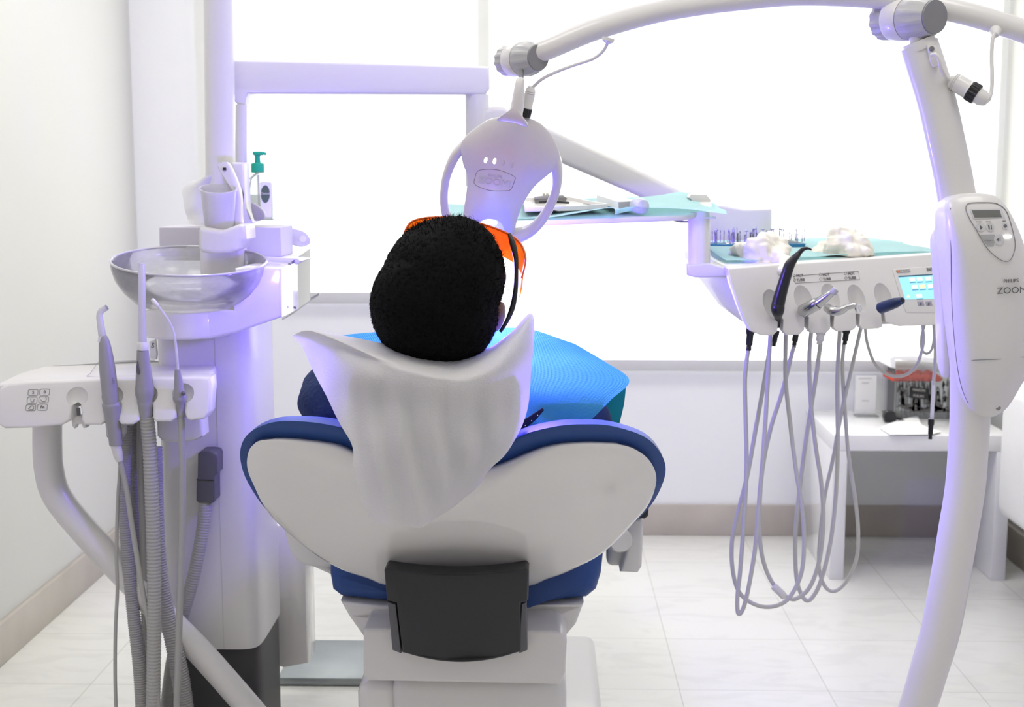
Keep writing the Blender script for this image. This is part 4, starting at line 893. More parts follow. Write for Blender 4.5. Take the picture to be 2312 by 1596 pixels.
# paper on the raised tray
bm = B(); g_ = grid(bm, [
 [P(1012,460,2.64),P(1120,456,2.66),P(1240,450,2.68),P(1380,446,2.68),P(1470,443,2.68),P(1535,434,2.68),P(1572,441,2.68),P(1606,456,2.66)],
 [P(1012,470,2.55),P(1120,466,2.56),P(1240,461,2.58),P(1380,456,2.58),P(1460,452,2.58),P(1505,450,2.58),P(1560,456,2.58),P(1625,468,2.58)],
 [P(1010,486,2.43),P(1120,480,2.44),P(1240,476,2.46),P(1370,469,2.47),P(1460,467,2.48),P(1515,465,2.49),P(1570,467,2.49),P(1637,474,2.50)],
 [P(1008,500,2.34),P(1120,496,2.35),P(1250,491,2.36),P(1375,468,2.37),P(1390,484,2.38),P(1415,469,2.39),P(1540,472,2.41),P(1641,483,2.43)]], 7, 6, 0, .004, 22, seed=2)
bmesh.ops.solidify(bm, geom=bm.faces[:], thickness=.0008)
tag(obj('tray_paper', bm, DRAPE, None, 60), 'aqua paper sheet crumpled over the raised narrow tray', 'paper sheet')
# things on the raised tray
TZ = lambda x, Y: 0
def on(px, py, Y): return P(px, py, Y)
r = root('small_carton', 'small white cardboard box lying on the raised tray paper', 'box', P(1390, 472, 2.45))
bm = B(); v = [P(1347,440,2.56), P(1375,437.5,2.60), P(1437,453,2.44), P(1395,455,2.42)]; u = [P(1347,459,2.56), P(1375,456,2.60), P(1437,470,2.44), P(1396,472,2.42)]
T4 = [bm.verts.new(p) for p in v]; U4 = [bm.verts.new(p) for p in u]; bm.faces.new(T4); bm.faces.new(U4[::-1])
for i in range(4): bm.faces.new([T4[i], T4[(i+1) % 4], U4[(i+1) % 4], U4[i]])
fixn(bm); obj('carton', bm, PAPER, r, 20)
bm = B(); prism(bm, [(1396.5,456.5),(1436,454.5),(1436,469),(1397,471)], lambda x, y: 2.4195+.0005*(x-1396), .001, 0); obj('dark_front', bm, mat('carton_front_grey', (.45, .44, .43), .8), r)  # darker grey plate over the carton's front face
bm = B(); c_ = P(1442, 465, 2.41); lathe(bm, [(.006, 0), (.0125, .1), (.0145, .5), (.0125, .9), (.007, 1)], P(1432, 463, 2.43), P(1455, 467, 2.40), 24)
tag(obj('cotton_roll_cup', bm, CUPM, None), 'round translucent plastic cap lying beside the small white carton', 'cap')
r = root('instrument_dish', 'white shallow dish holding dental instruments, seen through the lamp head handle', 'tray', P(1260, 475, 2.45))
bm = B(); V = [P(1185,478,2.38), P(1290,476,2.42), P(1372,470,2.44), P(1320,460,2.56), P(1280,452,2.64), P(1180,455,2.62)]
a = [bm.verts.new(p) for p in V]; a2 = [bm.verts.new(p+Vector((0, 0, .008))) for p in V]; cen = sum(V, Vector())/6; a3 = [bm.verts.new(cen+(p-cen)*.93+Vector((0, 0, .008))) for p in V]; a4 = [bm.verts.new(cen+(p-cen)*.90+Vector((0, 0, .002))) for p in V]
bm.faces.new(a[::-1]); bm.faces.new(a4)
for p, q in ((a, a2), (a2, a3), (a3, a4)):
    for i in range(6): bm.faces.new([p[i], p[(i+1) % 6], q[(i+1) % 6], q[i]])
fixn(bm); obj('dish', bm, WHITE, r, 30)
for k, (p, q, rad, m_, lb_, nm) in enumerate((((1218,456,2.50),(1284,458,2.46),3.6,BLACK,'black handled instrument lying in the white dish','dental_instrument'), ((1200,472,2.42),(1262,478,2.40),1.2,BLACK,'thin dark bent probe at the front of the white dish','dental_probe'), ((1316,460,2.50),(1345,468,2.44),1.0,STEELD,'small dark curved probe tip near the white carton','dental_probe'))):
    bm = B(); pa, pb = P(*p), P(*q); tube(bm, [pa, pa.lerp(pb, .5)+Vector((0, 0, .002)), pb], [rad*S(2.45)*.6, rad*S(2.45), rad*S(2.45)*.7], n=10); tag(obj(nm, bm, m_, None), lb_, 'dental instrument')
r = root('instrument_cassette', 'grey steel instrument cassette with pale studs on top, behind the lamp handle', 'cassette', P(1240, 456, 2.56))
bm = B(); prism(bm, [(1206,449),(1276,444),(1281,448),(1275,458),(1208,460)], 2.55, .05, .002, 2); obj('case', bm, STEELD, r)
bm = B(); prism(bm, [(1206,444),(1240,440),(1272,440),(1278,445),(1206,450)], 2.56, .06, .001, 1); obj('lid', bm, STEEL, r)
for x in (1228, 1236, 1248, 1256):
    bm = B(); ball(bm, P(x, 438, 2.58), .0035, seg=10); obj('stud', bm, mat('stud_ivory', (.75, .72, .6), .5) if 'stud_ivory' not in MATS else MATS['stud_ivory'], r)

# paper on the table top
bm = B(); grid(bm, [
 [P(1600,548,2.84),P(1700,546,2.86),P(1830,542,2.90),P(1930,539,2.93),P(1990,544,2.93),P(2060,552,2.90),P(2110,560,2.86)],
 [P(1602,556,2.70),P(1700,556,2.72),P(1830,552,2.78),P(1930,550,2.82),P(1990,552,2.82),P(2060,560,2.78),P(2116,566,2.74)],
 [P(1606,570,2.58),P(1700,570,2.60),P(1820,567,2.64),P(1920,563,2.68),P(1985,562,2.70),P(2060,567,2.68),P(2118,570,2.66)],
 [P(1640,592,2.44),P(1710,592,2.45),P(1800,586,2.49),P(1900,580,2.53),P(1975,575,2.56),P(2050,573,2.60),P(2118,572,2.63)]], 7, 6, 0, .003, 18, seed=8)
for v in bm.verts: v.co.z += .004
bmesh.ops.solidify(bm, geom=bm.faces[:], thickness=.0008)
tag(obj('tray_paper', bm, DRAPE, None, 60), 'aqua paper sheet under the crumpled gloves on the instrument table', 'paper sheet')
# bur block and burs
r = root('bur_block', 'blue block full of upright steel burs on the instrument table', 'bur block', P(1710, 562, 2.68))
bm = B(); prism(bm, [(1603,551),(1640,552),(1820,550),(1816,562),(1604,565)], lambda x, y: 2.66+.0001*(x-1600), .08, .002, 2); obj('block', bm, BURB, r)
bm = B(); prism(bm, [(1640,549),(1780,540),(1818,550),(1640,552)], 2.70, .04, .001, 1); obj('holder_plate', bm, STEEL, r)
rn = random.Random(11); proto = {}
def bur(kind):
    bm = B(); h = (.018, .024, .030, .026)[kind]
    lathe(bm, [(.0009, 0), (.0009, .6), (.0006, .65), (.0006, .8), (.0012 if kind < 2 else .0008, .85), (.0010 if kind < 2 else .0006, 1)] if kind < 3 else [(.0008, 0), (.0008, .88), (.0048, .93), (.0048, .97), (.001, 1)], (0, 0, 0), (0, 0, h), 8)
    return bm
i = 0
for n_ in range(62):
    x = 1605+rn.random()*212 if n_ < 44 else 1605+rn.random()*95
    kind = rn.choice((0, 0, 1, 1, 2)); 
    if n_ < 6: x = (1616, 1685, 1702, 1723, 1742, 1761)[n_]; kind = 3
    yy = 552-rn.random()*6+(0 if x < 1700 else -3); Y_ = 2.69+rn.random()*.03
    if kind not in proto:
        o = obj('dental_bur', bur(kind), STEELD, None); proto[kind] = o
    else: o = proto[kind].copy(); COL.objects.link(o)
    o.location = P(x, yy, Y_); o.rotation_euler = (rn.uniform(-.05, .05), rn.uniform(-.05, .05), 0)
    tag(o, 'flat headed polishing disc bur standing in the blue bur block' if kind == 3 else 'thin steel bur standing in the blue bur block', 'dental bur', 'disc burs in the blue block' if kind == 3 else 'thin burs in the blue block')
# crumpled gloves
def glove(name, label, c, rx, ry, rz, seed, fingers):
    bm = B(); t = B(); bmesh.ops.create_icosphere(t, subdivisions=5, radius=1)
    for v in t.verts:
        d = v.co.normalized(); q = d*1.5+Vector((seed, 0, 0))
        rr = 1+.42*noise.noise(q)+.26*abs(noise.noise(q*2.1))+.03*noise.noise(q*5)
        v.co = Vector((d.x*rx*rr, d.y*ry*rr, max(-.12*rz, d.z*rz*rr*1.25)))+c
    merge(bm, t)
    for (a, b_, ra) in fingers:
        caps(bm, P(*a), P(*b_), ra, ra*.75, n=12)
    o = remeshed(name, bm, GLOVE, None, .0022, 3)
    for v in o.data.vertices:
        w_ = v.co+ORG[o]; v.co += v.normal*(.0005*noise.noise(w_*80)+.0035*noise.noise(w_*34))
    return tag(o, label, 'glove')
glove('latex_glove', 'crumpled cream latex glove in front of the blue bur block', P(1722, 586, 2.50), .055, .045, .034, 3.1, [((1690,566,2.54),(1655,565,2.54),.010), ((1705,575,2.48),(1650,573,2.53),.008), ((1750,585,2.47),(1780,590,2.44),.013), ((1770,590,2.43),(1765,612,2.385),.010)])
glove('latex_glove', 'crumpled cream latex glove lying alone on the right aqua paper', P(1902, 572, 2.58), .046, .04, .034, 7.7, [((1880,548,2.62),(1908,545,2.62),.013), ((1920,566,2.56),(1955,568,2.54),.013), ((1890,562,2.58),(1858,560,2.60),.009)])
# handpieces with their hoses
def c2(pts, Y0, dY=.0):
    n_ = len(pts); return [P(1600+.4387*x, 720+.4386*y, Y0+dY*math.sin(PI*i/max(1, n_-1))) for i, (x, y) in enumerate(pts)]
def hose(par, pts, Y0, dY=.03, r=5.0, m_=HOSEL):
    bm = B(); tube(bm, c2(pts, Y0, dY), r*S(Y0), n=12, k=7); return obj('hose', bm, m_, par, 60)
def conn(par, a, b_, Y0, r=8, m_=BLACK):
    bm = B(); A, Bb = c2([a], Y0)[0], c2([b_], Y0)[0]; lathe(bm, [(r*1.3*S(Y0), 0), (r*1.3*S(Y0), .25), (r*S(Y0), .35), (r*S(Y0), .75), (r*.7*S(Y0), .8), (r*.8*S(Y0), 1)], A, Bb, 18); return obj('hose_connector', bm, m_, par, 30)
HB = 'dental handpiece'
r = root('air_syringe', 'black angled air and water syringe standing in the leftmost holder of the instrument table', 'syringe', P(1752, 700, 2.36))
bm = B(); ys = 2.325; tube(bm, [P(1756,738,ys+.03), P(1757,718,ys+.02), P(1756,700,ys), P(1757,686,ys), P(1765,655,ys-.005), P(1777,614,ys-.01), P(1783,598,ys-.01), P(1793,584,ys-.01), P(1803,573,ys-.008)], [.004, .006, .0115, .0115, .0105, .0095, .0090, .0068, .005], n=20, k=6); b0 = obj('body', bm, BLACK, r, 60)
bm = B(); tube(bm, [P(1800,576,ys-.009), P(1810,565,ys-.008), P(1818,561,ys-.008), P(1826,561,ys-.008), P(1832,564,ys-.008)], [.0048, .0040, .0032, .0020, .0014], n=14, k=5); obj('nozzle', bm, BLACK, r, 60)
hose(r, [(205,150),(187,300),(190,500),(195,700),(190,900),(177,1100),(162,1300),(148,1430),(152,1515),(178,1490),(208,1370),(243,1150),(263,900),(280,700),(300,400),(318,70)], 2.44); conn(r, (217,40), (205,162), 2.44)
r = root('dental_handpiece', 'steel handpiece with pale round tip pointing up right, second holder', HB, P(1830, 700, 2.37))
ys = 2.345; bm = B(); A, Bb = P(1808, 705, ys+.02), P(1848, 684, ys-.01); lathe(bm, [(.008, 0), (.0115, .1), (.0115, .9), (.0095, 1)], A, Bb, 28); obj('body', bm, STEEL, r)
A2 = P(1882, 658, ys-.03); bm = B(); lathe(bm, [(.0095, 0), (.0092, .15), (.0072, .6), (.0055, .9), (.004, 1)], Bb, A2, 24); obj('neck', bm, STEEL, r)
bm = B(); lathe(bm, [(.005, 0), (.0062, .1), (.0062, .9), (.005, 1)], P(1879, 663, ys-.03), P(1888, 652, ys-.032), 20); obj('tip', bm, KNOBG, r)
hose(r, [(318,120),(290,300),(245,550),(200,800),(150,1000),(120,1150),(125,1300),(160,1410),(240,1470),(330,1480),(410,1440),(470,1330),(490,1200),(485,1000),(450,780),(415,500),(395,300),(398,60)], 2.46, .045); conn(r, (348,60), (335,140), 2.465, 6)
r = root('dental_handpiece', 'shiny steel contra angle handpiece bent down at its head, third holder', HB, P(1900, 705, 2.38))
ys = 2.36; bm = B(); tube(bm, [P(1868,695,ys+.02), P(1880,702,ys), P(1896,702,ys-.01), P(1912,694,ys-.015), P(1928,690,ys-.02), P(1936,692,ys-.02)], [.008, .0085, .0075, .0058, .0052, .0048], n=22); obj('body', bm, STEEL, r)
bm = B(); lathe(bm, [(.004, 0), (.0062, .15), (.0062, .8), (.004, 1)], P(1934, 687, ys-.02), P(1940, 706, ys-.02), 20); obj('head', bm, CHROME, r)
bm = B(); lathe(bm, [(.0082, 0), (.0088, .5), (.0082, 1)], P(1884, 702, ys-.002), P(1888, 702, ys-.004), 24); obj('grip_ring', bm, STEELD, r)
hose(r, [(440,140),(425,190),(380,370),(320,560),(280,750),(262,950),(265,1150),(295,1290),(350,1390),(400,1430),(450,1440),(520,1380),(570,1240),(590,1050),(580,850),(550,650),(525,420),(518,200),(530,50)], 2.50, .05); conn(r, (453,50), (440,135), 2.50, 7)
bm = B(); lathe(bm, [(.0065, 0), (.0075, .1), (.0075, .9), (.006, 1)], c2([(332,1372)], 2.545)[0], c2([(392,1432)], 2.545)[0], 20); obj('hose_coupling', bm, WHITE, r)
r = root('dental_handpiece', 'dark navy rounded handpiece pointing right towards the screen, rightmost holder', HB, P(2005, 695, 2.42))
ys = 2.40; A, Bb = P(1984, 697, ys+.03), P(2038, 678, ys-.02); bm = B(); lathe(bm, [(.006, 0), (.0105, .08), (.0105, .35), (.0095, .7), (.0068, .93), (.0055, 1)], A, Bb, 28); obj('body', bm, mat('navy_plastic', (.015, .03, .10), .35), r)
bm = B(); d_ = (Bb-A).normalized(); lathe(bm, [(.003, 0), (.003, 1)], Bb-d_*.001, Bb+d_*.0008, 16); obj('socket', bm, BLACK, r)
hose(r, [(575,130),(552,300),(520,500),(490,700),(460,950),(445,1150),(455,1350),(500,1448),(550,1410),(592,1300),(630,1130),(655,900),(665,650),(663,300),(676,50)], 2.53, .05); conn(r, (578,60), (570,130), 2.53, 9, CUPM)
r = root('dental_hose', 'grey hose loop with black connector hanging from the empty holder, rightmost long loop', 'hose', P(1930, 745, 2.5))
hose(r, [(697,130),(688,250),(700,450),(720,700),(755,930),(770,1100),(760,1240),(710,1350),(650,1400),(600,1378),(568,1280),(575,1100),(600,900),(640,720),(680,500),(725,300),(785,40)], 2.56, .05, 4.4); conn(r, (710,50), (700,130), 2.56, 7)
r = root('cable', 'grey cable hanging in a wide loop under the screen of the instrument table', 'cable', P(2000, 735, 2.58)); hose(r, [(805,30),(815,120),(850,220),(900,275),(955,295),(1020,285),(1070,240),(1095,170),(1107,110),(1100,30)], 2.58, .02, 3.6); hose(r, [(1112,30),(1096,90),(1096,150),(1120,178),(1150,150),(1170,30)], 2.62, .01, 3.2)
r = root('cable', 'short straight cable ending in a black plug below the screen', 'cable', P(2110, 735, 2.60)); hose(r, [(1156,2),(1166,150),(1163,250),(1156,340)], 2.60, .01, 3.6)
bm = B(); tube(bm, c2([(1157,320),(1153,430),(1148,520)], 2.61), 4.2*S(2.6), n=12); obj('clear_sleeve', bm, CUPM, r); conn(r, (1146,515), (1140,618), 2.61, 5.5)

# ------------------------------------------------------------------ assistant unit (left front)
YA = 2.28
au = root('assistant_unit', 'white assistant holder unit with small key pad and instrument slots, on a bent white arm', 'dental holder unit', P(110, 1000, YA))
ya = lambda x, y: 1/(1/YA+.000058*(y-870))
fo = [(-14,900),(0,876),(18,866),(60,862),(240,856),(454,850),(474,852),(477,870),(473,930),(462,946),(430,951),(420,946),(416,930),(417,914),(411,906),(402,908),(399,920),(397,944),(385,953),(350,953),(344,944),(344,922),(341,908),(330,902),(319,906),(316,922),(314,950),(300,959),(272,959),(266,950),(266,926),(262,912),(251,906),(242,910),(240,926),(238,950),(228,960),(190,960),(183,950),(183,930),(180,915),(171,910),(162,915),(160,930),(158,948),(140,960),(60,967),(10,968),(-12,955),(-18,925)]
bm = B(); prism(bm, fo, lambda x, y: ya(x, y)-.024, .045, .006, 4); fp = obj('front_panel', bm, UNITW, au, 40)
carve(fp, [(P(x, y, ya(x, y)-.029), (.020, .015, .020)) for x, y in ((172, 893), (252, 891), (330, 888), (412, 885))])
TOPA = [P(-14,868,YA-.005), P(474,850,YA-.005), P(490,826,YA+.12), P(484,812,YA+.2), P(300,814,YA+.2), P(100,826,YA+.2), P(40,842,YA+.12)]
bm = B(); V = TOPA; a = [bm.verts.new(p) for p in V]; a2 = [bm.verts.new(p-Vector((0, 0, .045))) for p in V]; f1 = bm.faces.new(a); bm.faces.new(a2[::-1])
for i in range(len(V)): bm.faces.new([a[i], a[(i+1) % len(V)], a2[(i+1) % len(V)], a2[i]])
fixn(bm); bmesh.ops.bevel(bm, geom=bm.edges[:], offset=.008, segments=3, affect='EDGES', profile=.5, clamp_overlap=True); obj('unit_body', bm, UNITW, au, 50)
pa = lambda x, y: ya(x, y)-.0245
for x, y, g_ in ((75, 886, 'S'), (101, 885, '0'), (73, 903, 'cup'), (99, 902, 'bowl'), (70, 920, 'lamp'), (96, 919, 'Fn')):
    bm = B(); outline(bm, [(x-11, y-5), (x-8, y-7), (x+9, y-7), (x+11, y-5), (x+10, y+5), (x+8, y+7), (x-10, y+7), (x-12, y+5)], pa, .0004, .0001); k = obj('key_outline', bm, LINEG, au)
    if g_ in ('S', '0', 'Fn'): obj('key_symbol', ptext(g_, x, y, 7.5, pa, lift=.0004), TXT, k)
    else:
        bm = B(); o_ = {'cup': [(-4,-3),(-3,4),(3,4),(4,-3)], 'bowl': [(-7,0),(-4,4),(3,4),(6,-1),(4,-5)], 'lamp': [(-6,3),(0,-4),(6,-4),(6,3),(1,5)]}[g_]
        outline(bm, [(x+p, y+q) for p, q in o_], pa, .0004, .0003, closed=(g_ == 'lamp')); obj('key_symbol', bm, TXT, k)
bm = B(); outline(bm, [(222,817),(300,814),(350,813)], lambda x, y: YA+.18, .0005, 0, closed=False); outline(bm, [(222,817),(204,843),(196,849),(205,851),(320,847)], lambda x, y: YA+.17-.0045*(y-817), .0005, .001, closed=False); obj('lid_line', bm, LINEG, au)
bm = B(); prism(bm, [(172,922),(180,921),(181,938),(174,938)], ya(170,930)-.012, .003, 0); obj('slot_sensor', bm, DGREY, au)
bm = B(); prism(bm, [(160,940),(184,940),(192,956),(194,966),(188,967),(184,958),(172,957),(168,968),(163,962)], YA-.02, .02, .001, 1); obj('holder_claw', bm, UNITW, au)
bm = B(); prism(bm, [(237,950),(247,948),(252,985),(262,998),(270,985),(268,950),(280,950),(279,980),(268,1000),(252,1003),(240,985)], YA-.015, .02, .001, 1); obj('holder_claw', bm, UNITW, au)
bm = B(); prism(bm, [(352,940),(455,940),(458,985),(440,995),(400,1000),(365,996),(354,985)], YA+.03, .05, .006, 3); obj('lower_socket', bm, UNITW, au, 40)
arm = [(107,950,2.33),(107,1000,2.33),(110,1055,2.33),(126,1115,2.33),(175,1180,2.33),(262,1275,2.33),(356,1375,2.335),(450,1470,2.34),(556,1590,2.34),(640,1690,2.34),(740,1805,2.34)]
bm = B(); tube(bm, [P(*a) for a in arm], [33*S(2.33)]*6+[31*S(2.33)]*5, n=30, k=10); obj('bent_arm', bm, UNITW, au, 60)
# curing light
r = root('curing_light', 'grey curing light with bent glass tip, first instrument in the left holder unit', 'curing light', P(250, 990, YA))
yv = YA-.045
bm = B(); tube(bm, [P(232,757,yv), P(236,775,yv), P(242,830,yv), P(250,900,yv), P(253,922,yv+.002)], [.0055, .0095, .0135, .0135, .0125], n=26); lathe(bm, [(.0135, 0), (.0165, .05), (.0165, .1), (.012, .5), (.0115, 1)], P(252, 906, yv+.002), P(262, 1003, yv+.01), 28); obj('handle', bm, HANDG, r, 50)
bm = B(); tube(bm, [P(230,772,yv), P(231,756,yv)], [.0075, .0062], smooth=False, n=20); obj('metal_ring', bm, CHROME, r)
bm = B(); tube(bm, [P(231,758,yv), P(227,730,yv), P(225,712,yv), P(229,702,yv), P(241,694,yv)], [.0065, .006, .0055, .0052, .0052], n=20); g_ = obj('glass_tip', bm, STRAW, r, 60)
bm = B(); A = P(240, 694.5, yv); d_ = (P(243, 692.5, yv)-A).normalized(); lathe(bm, [(.0045, 0), (.0045, 1)], A, A+d_*.0016, 20); obj('tip_face', bm, CAPG, r)
obj('marking', ptext('LED', 256, 860, 5, yv-.0137, (.1, 1), (1, -.1), .0002), TXT, r)
bm = B(); lathe(bm, [(.009, 0), (.0085, .6), (.006, 1)], P(261, 1003, yv+.01), P(270, 1040, yv+.015), 22); obj('strain_relief', bm, UNITW, r)
bm = B(); tube(bm, [P(270,1036,yv+.015), P(285,1100,yv+.02), P(297,1180,yv+.02), P(310,1260,yv+.02), P(325,1350,yv+.02), P(345,1460,yv+.02), P(358,1600,yv+.02), P(362,1660,yv+.02), P(362,1875,yv+.02)], 6*S(YA), n=14); obj('cable', bm, HOSE, r)
# large suction tube
r = root('suction_tube', 'wide white suction tube in grey handle, tallest instrument in the left holder unit', 'suction tube', P(330, 950, YA))
bm = B(); yv = YA-.042; lathe(bm, [(9*S(yv), 0), (8.4*S(yv), .5), (8.0*S(yv), .93), (6.6*S(yv), 1.0)], P(322, 778, yv), P(320, 594, yv), 28); tb_ = obj('suction_tip', bm, STRAW, r, 50)
bm = B(); lathe(bm, [(12.5*S(yv), 0), (13*S(yv), .1), (13*S(yv), .8), (11*S(yv), 1)], P(322, 790, yv), P(322, 772, yv), 28); obj('tip_collar', bm, WHITE, r)
bm = B(); lathe(bm, [(13*S(yv), 0), (16*S(yv), .22), (19*S(yv), .42), (20*S(yv), .50), (22*S(yv), .58), (22*S(yv), .66), (17*S(yv), .74), (18.5*S(yv), .77), (17*S(yv), .84), (15*S(yv), 1)], P(322, 790, yv), P(330, 942, yv+.01), 32); obj('handle', bm, HANDG, r, 40)
bm = B(); prism(bm, [(309,815),(312,825),(317,840),(313,846),(308,840)], yv-.0105, .003, .0008, 1, smooth=2); obj('slide_valve', bm, DGREY, r)
bm = B(); tube(bm, [P(331,940,yv+.01), P(338,1010,yv+.02), P(342,1100,yv+.02), P(347,1250,yv+.02), P(348,1400,yv+.02), P(346,1600,yv+.02), P(346,1660,yv+.02), P(346,1875,yv+.02)], 16*S(YA), n=20, k=30, rib=120, ribw=.06); obj('ribbed_hose', bm, HOSE, r, 180)
# saliva ejector
r = root('saliva_ejector', 'thin clear bent saliva ejector in small grey handle, rightmost in left holder unit', 'saliva ejector', P(408, 940, YA))
yv = YA-.04
bm = B(); tube(bm, [P(402,834,yv), P(398,790,yv), P(393,755,yv), P(384,730,yv), P(366,703,yv), P(350,682,yv)], [.0022]*6, n=14); obj('clear_tube', bm, STRAW, r)
bm = B(); lathe(bm, [(.0026, 0), (.0038, .2), (.0038, .8), (.0028, 1)], P(357, 692, yv), P(343, 675, yv), 18); obj('soft_tip', bm, WHITE, r)
bm = B(); lathe(bm, [(7*S(yv), 0), (8*S(yv), .1), (12*S(yv), .6), (16*S(yv), .78), (15*S(yv), .86), (10*S(yv), .93), (8.5*S(yv), 1.15), (8.5*S(yv), 1.3)], P(401, 834, yv), P(407, 915, yv+.005), 28); obj('handle', bm, HANDG, r, 40)
bm = B(); ball(bm, P(414, 888, yv-.008), .004, seg=12); obj('lever', bm, DGREY, r)
bm = B(); tube(bm, [P(408,935,yv+.008), P(411,1000,yv+.012), P(412,1150,yv+.015), P(408,1300,yv+.015), P(403,1450,yv+.015), P(399,1600,yv+.015), P(398,1660,yv+.015), P(398,1875,yv+.015)], 8*S(YA), n=14); obj('hose', bm, HOSE, r)
# other hoses of the bundle
def hz(label, pts, Y, rpx, rib=0, m_=HOSE, grp=None, name='suction_hose', top=None):
    bm = B(); tube(bm, [P(x, y, Y) for x, y in pts], (rpx if not isinstance(rpx, list) else 1)*S(Y) if not isinstance(rpx, list) else [q*S(Y) for q in rpx], n=18, k=24 if rib else 10, rib=rib, ribw=.10)
    return tag(obj(name, bm, m_, None, 180), label, 'hose')
hz('thin grey cable hanging leftmost of the hose bundle', [(271,1005),(272,1050),(266,1130),(263,1250),(265,1330),(261,1420),(260,1520),(263,1660), (263,1875)], YA-.01, 4.2, name='thin_cable')
hz('ribbed grey hose left in the bundle, behind the thin cable', [(285,960),(282,1050),(281,1150),(292,1290),(303,1400),(316,1520),(322,1660), (322,1875)], YA+.03, 14.5, 170)
hz('dark ribbed hose hidden high up behind the ribbed left hose', [(303,950),(304,1050),(306,1150),(318,1260),(330,1400),(338,1660), (338,1875)], YA+.07, 11, 150, mat('dark_hose', (.26, .255, .24), .5))
hz('smooth grey hose running straight down behind the suction tube', [(318,950),(318,1050),(323,1180),(326,1300),(336,1450),(352,1660), (352,1875)], YA+.05, 9)
hz('ribbed grey hose sweeping right across the bent arm', [(352,1010),(356,1150),(362,1280),(378,1390),(396,1470),(412,1560),(420,1660), (420,1875)], YA+.03, [14,14,15,17,19,20,20,20], 150)
bm = B(); yv = 2.39; tube(bm, [P(463,1132,yv), P(460,1180,yv-.005), P(448,1250,yv-.01), P(432,1320,yv-.01), P(410,1400,yv), P(388,1500,yv), P(376,1600,yv), P(372,1660,yv), P(372,1875,yv)], 15*S(2.35), n=18, k=24, rib=130, ribw=.06)
tag(obj('ribbed_hose', bm, HOSE, None, 180), 'ribbed grey hose plugged into the dark elbow connector on the column', 'hose')

# ------------------------------------------------------------------ side table and things on it
tz = P(1883, 982, 3.67).z; tx0 = P(1883, 982, 3.67).x; tx1 = P(2286, 982, 3.67).x
st = root('side_table', 'low white lacquered side table with slab legs against the back wall', 'side table', ((tx0+tx1)/2, 3.86, 0))
bm = B(); box(bm, (tx0, 3.67, tz-.045), (tx1, 4.07, tz), .002, 2); obj('table_top', bm, TABLEM, st)
for x0 in (tx0, tx1-.04):
    bm = B(); box(bm, (x0, 3.67, 0), (x0+.04, 4.07, tz-.045), .002, 2); obj('slab_leg', bm, TABLEM, st)
sg_ = root('acrylic_sign', 'small clear acrylic stand with pale grey card on the side table', 'sign stand', P(1953, 930, 4.0))
zt_ = tz; p0 = P(1930, 846, 3.99); p1 = P(1978, 930, 3.99)
bm = B(); box(bm, (p0.x, 3.99, zt_), (p1.x, 3.994, p0.z), .0005, 1); box(bm, (p0.x, 3.955, zt_), (p1.x, 3.994, zt_+.003), .0005, 1); obj('acrylic_stand', bm, CLEAR, sg_)
bm = B(); box(bm, (p0.x+.003, 3.985, zt_+.006), (p1.x-.003, 3.9885, p0.z-.003)); cd_ = obj('card', bm, mat('pale_card', (.74, .74, .72), .6), sg_)
for y, w_, h_ in ((853, 15, 2.5), (863, 8, 3), (903, 8, 3)):
    bm = B(); prism(bm, [(1954-w_, y), (1954+w_, y), (1954+w_, y+h_), (1954-w_, y+h_)], 3.984, .001, 0); obj('printed_line', bm, mat('faint_print', (.55, .55, .54), .6) if 'faint_print' not in MATS else MATS['faint_print'], cd_)
fb = root('flower_box', 'clear acrylic flower box with white lid and black and white print, holding red roses', 'flower box', P(2085, 940, 4.0))
Yb = 3.93; p0 = P(2020, 826, Yb); p1 = P(2149, 826, Yb); 
fx0, fx1, fz1 = p0.x, p1.x+.03, P(2080, 832, Yb).z
bm = B()
for a, b_ in (((fx0, Yb, zt_), (fx1, Yb+.003, fz1)), ((fx0, Yb+.13, zt_), (fx1, Yb+.133, fz1)), ((fx0, Yb+.003, zt_), (fx0+.003, Yb+.13, fz1)), ((fx1-.003, Yb+.003, zt_), (fx1, Yb+.13, fz1)), ((fx0, Yb, zt_), (fx1, Yb+.13, zt_+.003))): box(bm, a, b_)
obj('clear_case', bm, CLEAR, fb, 20)
bm = B(); prism(bm, [(2010,808),(2016,804),(2060,803),(2150,812),(2170,814),(2170,824),(2150,822),(2022,812),(2022,830),(2012,830)], Yb-.006, .145, .002, 2); obj('lid', bm, PAPER, fb, 40)
# printed silhouettes on the case
rn = random.Random(4); bm = B()
for k in range(70):
    x = rn.uniform(2026, 2144); y = rn.uniform(862, 929); w_ = rn.uniform(2, 7)*(1 if y > 905 else .6); h_ = rn.uniform(2, 9)*(.6 if y > 905 else 1.4)
    prism(bm, [(x, y-h_), (x+w_, y-h_*.3), (x+w_*.4, y+h_*.6), (x-w_*.8, y+h_*.3), (x-w_*.4, y-h_*.5)], Yb-.0006, .0004, 0)
for k in range(26):
    x = rn.uniform(2028, 2142); y = rn.uniform(880, 900); bm2 = [(x, y-22), (x+1.2, y-22), (x+rn.uniform(-6, 8), y+30), (x+rn.uniform(-6, 6), y+30)]; prism(bm, bm2, Yb-.0006, .0004, 0)
prism(bm, [(2026,914),(2050,911),(2080,922),(2110,915),(2144,926),(2144,931),(2080,930),(2040,924)], Yb-.0006, .0004, 0)
o = obj('garden_print', bm, mat('print_charcoal', (.10, .095, .09), .7), fb); o['kind'] = 'stuff'
bm = B(); prism(bm, [(2054,872),(2096,877),(2095,902),(2053,898)], Yb-.0018, .001, 0); pl_ = obj('name_plate', bm, BLACK, fb)
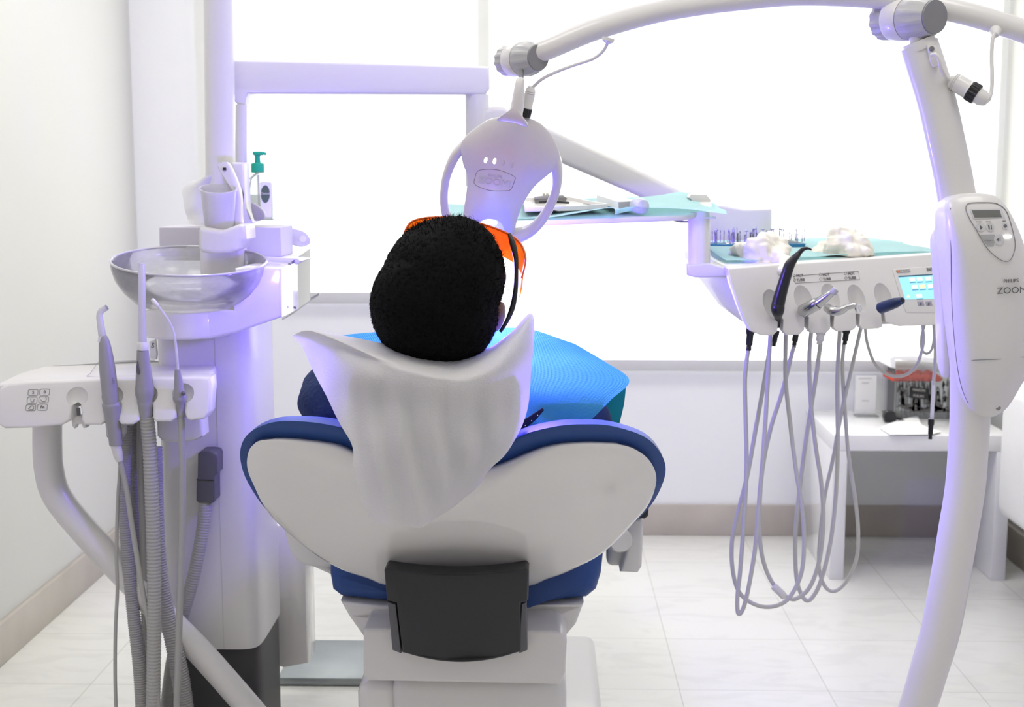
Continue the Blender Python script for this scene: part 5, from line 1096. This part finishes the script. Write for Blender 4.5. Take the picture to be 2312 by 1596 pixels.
obj('plate_text', ptext('MAISON', 2075, 881, 5.5, Yb-.0018, (1, .1), lift=.0004), mat('dim_text', (.45, .43, .4), .5), pl_); obj('plate_text', ptext('FLEURS', 2074, 894, 5.5, Yb-.0018, (1, .1), lift=.0004), MATS['dim_text'], pl_)
rz_ = None
for k in range(15):
    x = fx0+.014+.0285*(k % 5); yq = Yb+.024+.040*(k//5); zz_ = P(2080, 850, Yb).z-.004+.004*((k*7) % 3)
    def petal():
        bm = B()
        for q in range(4):
            rad = .009+.0055*q
            for j in range(3+q):
                a = 2*PI*j/(3+q)+q*.7; t = B(); bmesh.ops.create_uvsphere(t, u_segments=8, v_segments=6, radius=1)
                merge(bm, t, Matrix.Translation((math.cos(a)*rad*.55, math.sin(a)*rad*.55, -.002*q)) @ Matrix.Rotation(a, 4, 'Z') @ Matrix.Diagonal((.0035, rad*.62, .010-.0008*q, 1)))
        return bm
    if rz_ is None:
        rt_ = root('red_rose', 'red rose packed in the clear flower box on the side table', 'flower', (x, yq, zz_), 'red roses in the flower box')
        bm = petal()
        for v in bm.verts: v.co += Vector((x, yq, zz_))
        hd_ = obj('bloom', bm, REDM, rt_, 60); bm = B(); tube(bm, [(x, yq, zz_-.01), (x+.001, yq, zt_+.006)], .0012, n=6, smooth=False); sm_ = obj('stem', bm, mat('dark_stem', (.05, .07, .04), .6), rt_); rz_ = rt_
    else:
        rt_ = rz_.copy(); COL.objects.link(rt_); rt_.location = (x, yq, zz_ if zz_ < rz_.location.z else rz_.location.z); rt_.rotation_euler = (0, 0, k*1.3)
        for c__ in (hd_, sm_):
            d_ = c__.copy(); COL.objects.link(d_); d_.parent = rt_
bm = B(); prism(bm, [(1999,932),(2008,929),(2020,931),(2024,938),(2023,952),(1999,953)], 3.86, .03, .003, 2, smooth=2); lathe(bm, [(.004, 0), (.003, 1)], P(2024, 944, 3.87), P(2046, 952, 3.88), 10)
tag(obj('black_clip', bm, BLACK, None, 40), 'small black plastic object on the side table, behind the white paper', 'clip')
bm = B(); V = [(1985,965),(2030,948),(2072,938),(2080,958),(2100,968),(2125,975),(2105,985),(2050,988),(2010,986)]
def tp(x, y): Yq = (CAMH-tz-.004)/max(.02, (CAMH-P(x, y, 1).z)); return P(x, y, min(Yq, 4.0))
vs = [bm.verts.new(tp(x, min(y, 981))+Vector((0, .0, .003*noise.noise(Vector((x*.05, y*.1, 0)))))) for x, y in V]; bm.faces.new(vs); fixn(bm); bmesh.ops.solidify(bm, geom=bm.faces[:], thickness=.0012)
tag(obj('paper_sheet', bm, PAPER, None, 30), 'plain white crumpled paper sheet at the front edge of the side table', 'paper')
# bench at the right edge
sf_ = root('bench', 'white padded bench with dark gap beneath at the right edge of the room', 'bench', (1.30, 3.1, 0))
bm = B(); box(bm, (1.205, 2.6, .235), (1.395, 3.5, .60), .035, 4); obj('padded_body', bm, SOFAM, sf_, 60)
bm = B(); box(bm, (1.30, 2.65, 0), (1.385, 3.45, .236), .004); obj('gap_shade_block', bm, DGREY, sf_)  # dark block added to stand in for the shadow under the bench
